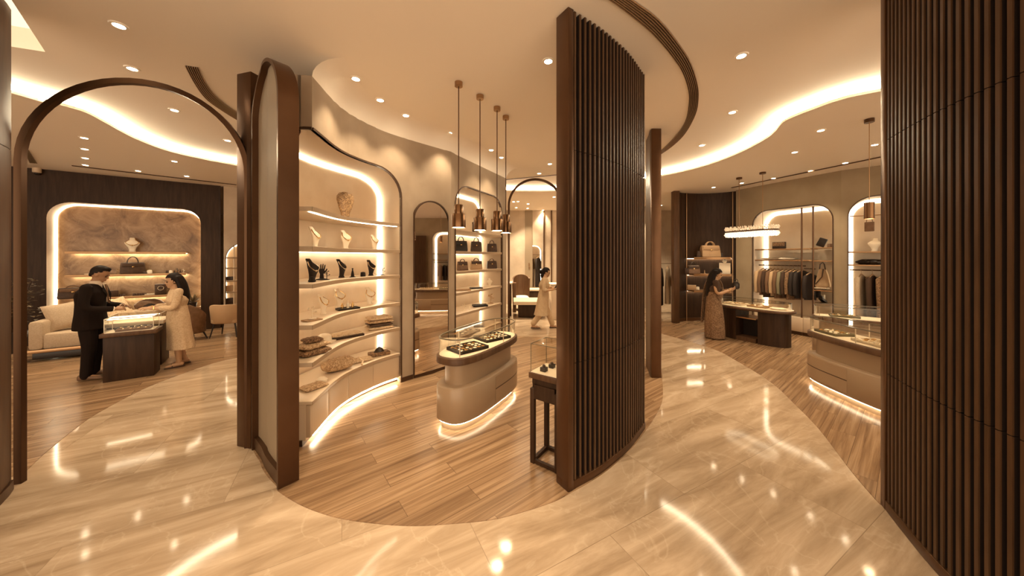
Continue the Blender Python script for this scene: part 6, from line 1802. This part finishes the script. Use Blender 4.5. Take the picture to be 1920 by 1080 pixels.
# woman in the printed saree
pw = gnd(1338, 634)
def saree(t, J, Mh):
    pel, chest, nk = V(*J['pelvis']), V(*J['chest']), V(*J['neck'])
    b = MB(); T = []
    for k in range(9):
        fr = k / 8
        T.append(ring_at((pel.x + .03 * (1 - fr), 0, .02 + (pel.z - .02) * fr), .20 + (.148 - .20) * fr + .02 * math.sin(fr * 3), .215 + (.182 - .215) * fr + .02 * math.sin(fr * 3), 40, .055 * (1 - fr * .8), .5, 9))
    T.append(ring_at(pel + V(0, 0, .10), .135, .16, 40)); T.append(ring_at(pel + V(0, 0, .20), .132, .158, 40))
    b.rings(T); cloth(t, 'skirt', b, M['saree'], .010, 2)
    b = MB(); T = []
    for fr, w, d_ in ((.5, .148, .122), (.82, .170, .145), (1.0, .175, .128)):
        T.append(ring_at(pel.lerp(chest, fr), d_, w, 32))
    T.append(ring_at(chest.lerp(nk, .55), .09, .12, 32)); T.append(ring_at(chest.lerp(nk, .8), .068, .078, 32)); b.rings(T)
    for s in ('l', 'r'):
        sh, el = V(*J['sh_' + s]), V(*J['el_' + s]); limb(b, [sh + V(0, 0, .008), sh.lerp(el, .4), sh.lerp(el, .8)], [.060, .055, .050])
    cloth(t, 'blouse', b, M['gm_dark'], .010, 3)
    # pallu: draped band from hip across the chest over the left shoulder and down the back
    pts = [V(.06, -.165, pel.z + .06), V(.15, -.06, pel.z + .16), V(.165, .05, chest.z - .06), V(.09, .13, nk.z - .06), V(-.06, .14, nk.z - .07), V(-.15, .12, chest.z - .10), V(-.185, .10, pel.z + .02), V(-.21, .09, pel.z - .35), V(-.22, .08, pel.z - .55)]
    P = catmull(pts, 5); rr = []
    for i, p in enumerate(P):
        tn = (P[min(i + 1, len(P) - 1)] - P[max(i - 1, 0)]).normalized()
        out = V(p.x, p.y, 0).normalized(); sd = tn.cross(out).normalized(); ww = .10
        rr.append([p + sd * ww * (k / 6 - .5) * 2 * .6 + out * (.012 * math.sin(k * 2.2) + .012) for k in range(7)] + [p + sd * ww * (k / 6 - .5) * 2 * .6 + out * (.012 * math.sin(k * 2.2)) for k in range(6, -1, -1)])
    MB().rings(rr).build('saree_drape', M['saree'], t, world=False, ang=80)
    b = MB(); el, wr = V(*J['el_r']), V(*J['wr_r'])
    long_hair(t, Mh, .42, .05)
    bangle(t, J)
Js = dict(pelvis=(0, 0, .88), chest=(.01, 0, 1.21), neck=(.03, 0, 1.375), head=(.07, 0, 1.48), sw=.165, hw=.168, td=.115, pitch=.28, hs=.97, female=True,
          sh_l=(.01, .165, 1.30), el_l=(.05, .20, 1.06), wr_l=(.30, .10, 1.12), sh_r=(.01, -.165, 1.30), el_r=(.06, -.20, 1.06), wr_r=(.31, -.10, 1.14),
          hd_l=(.9, -.2, .3), hd_r=(.9, .2, .35), hn_l=(0, -.7, .5), hn_r=(0, .7, .5), th_l=1, th_r=-1, curl=.6,
          hp_l=(0, .085, .87), kn_l=(.02, .09, .47), an_l=(.03, .10, .085), hp_r=(0, -.085, .87), kn_r=(.01, -.085, .47), an_r=(.0, -.09, .085))
hs_ = math.radians(-24)
person('woman with long dark hair in a brown printed saree holding up a small dark bag', (pw.x, pw.y, .004), hs_, Js, M['skin_l'], saree)
Rw = Matrix.Translation((pw.x, pw.y, 0)) @ Matrix.Rotation(hs_, 4, 'Z')
q = Rw @ V(.43, .0, 1.155)
t = thing('handbag', 'small round dark handbag held up by the woman in the saree', 'handbag', tuple(q), hs_)
MB().loft([(0, .05, .05), (.03, .075, .06), (.12, .075, .055), (.17, .04, .03)], 16).build('body', M['black_l'], t, world=False)
MB().tube([(.04 * math.cos(PI * k / 10), 0, .16 + .07 * math.sin(PI * k / 10)) for k in range(11)], .006, 6).build('handle', M['black_l'], t, world=False)

# ================================================================ CAMERA, WORLD, VIEW
cam = bpy.data.cameras.new('camera'); co = bpy.data.objects.new('camera', cam); COL.objects.link(co)
co.location = (0, 0, EH); co.rotation_euler = (PI / 2, 0, 0)
cam.sensor_fit = 'HORIZONTAL'; cam.sensor_width = 36.0; cam.lens = 36.0 * F / 1920.0
cam.shift_y = -(540 - HY) / 1920.0
cam.clip_start = 0.05
bpy.context.scene.camera = co
w = bpy.data.worlds.new('world'); bpy.context.scene.world = w; w.use_nodes = True
w.node_tree.nodes['Background'].inputs[0].default_value = (1.0, 0.78, 0.55, 1); w.node_tree.nodes['Background'].inputs[1].default_value = 0.6
sc = bpy.context.scene
sc.view_settings.view_transform = 'Standard'; sc.view_settings.look = 'None'; sc.view_settings.gamma = 1.0; sc.view_settings.use_curve_mapping = False
sc.view_settings.exposure = 2.27
sc.cycles.max_bounces = 10; sc.cycles.diffuse_bounces = 6; sc.cycles.glossy_bounces = 5; sc.cycles.transparent_max_bounces = 16
sc.cycles.sample_clamp_indirect = 6.0
sc.cycles.caustics_reflective = False; sc.cycles.caustics_refractive = False
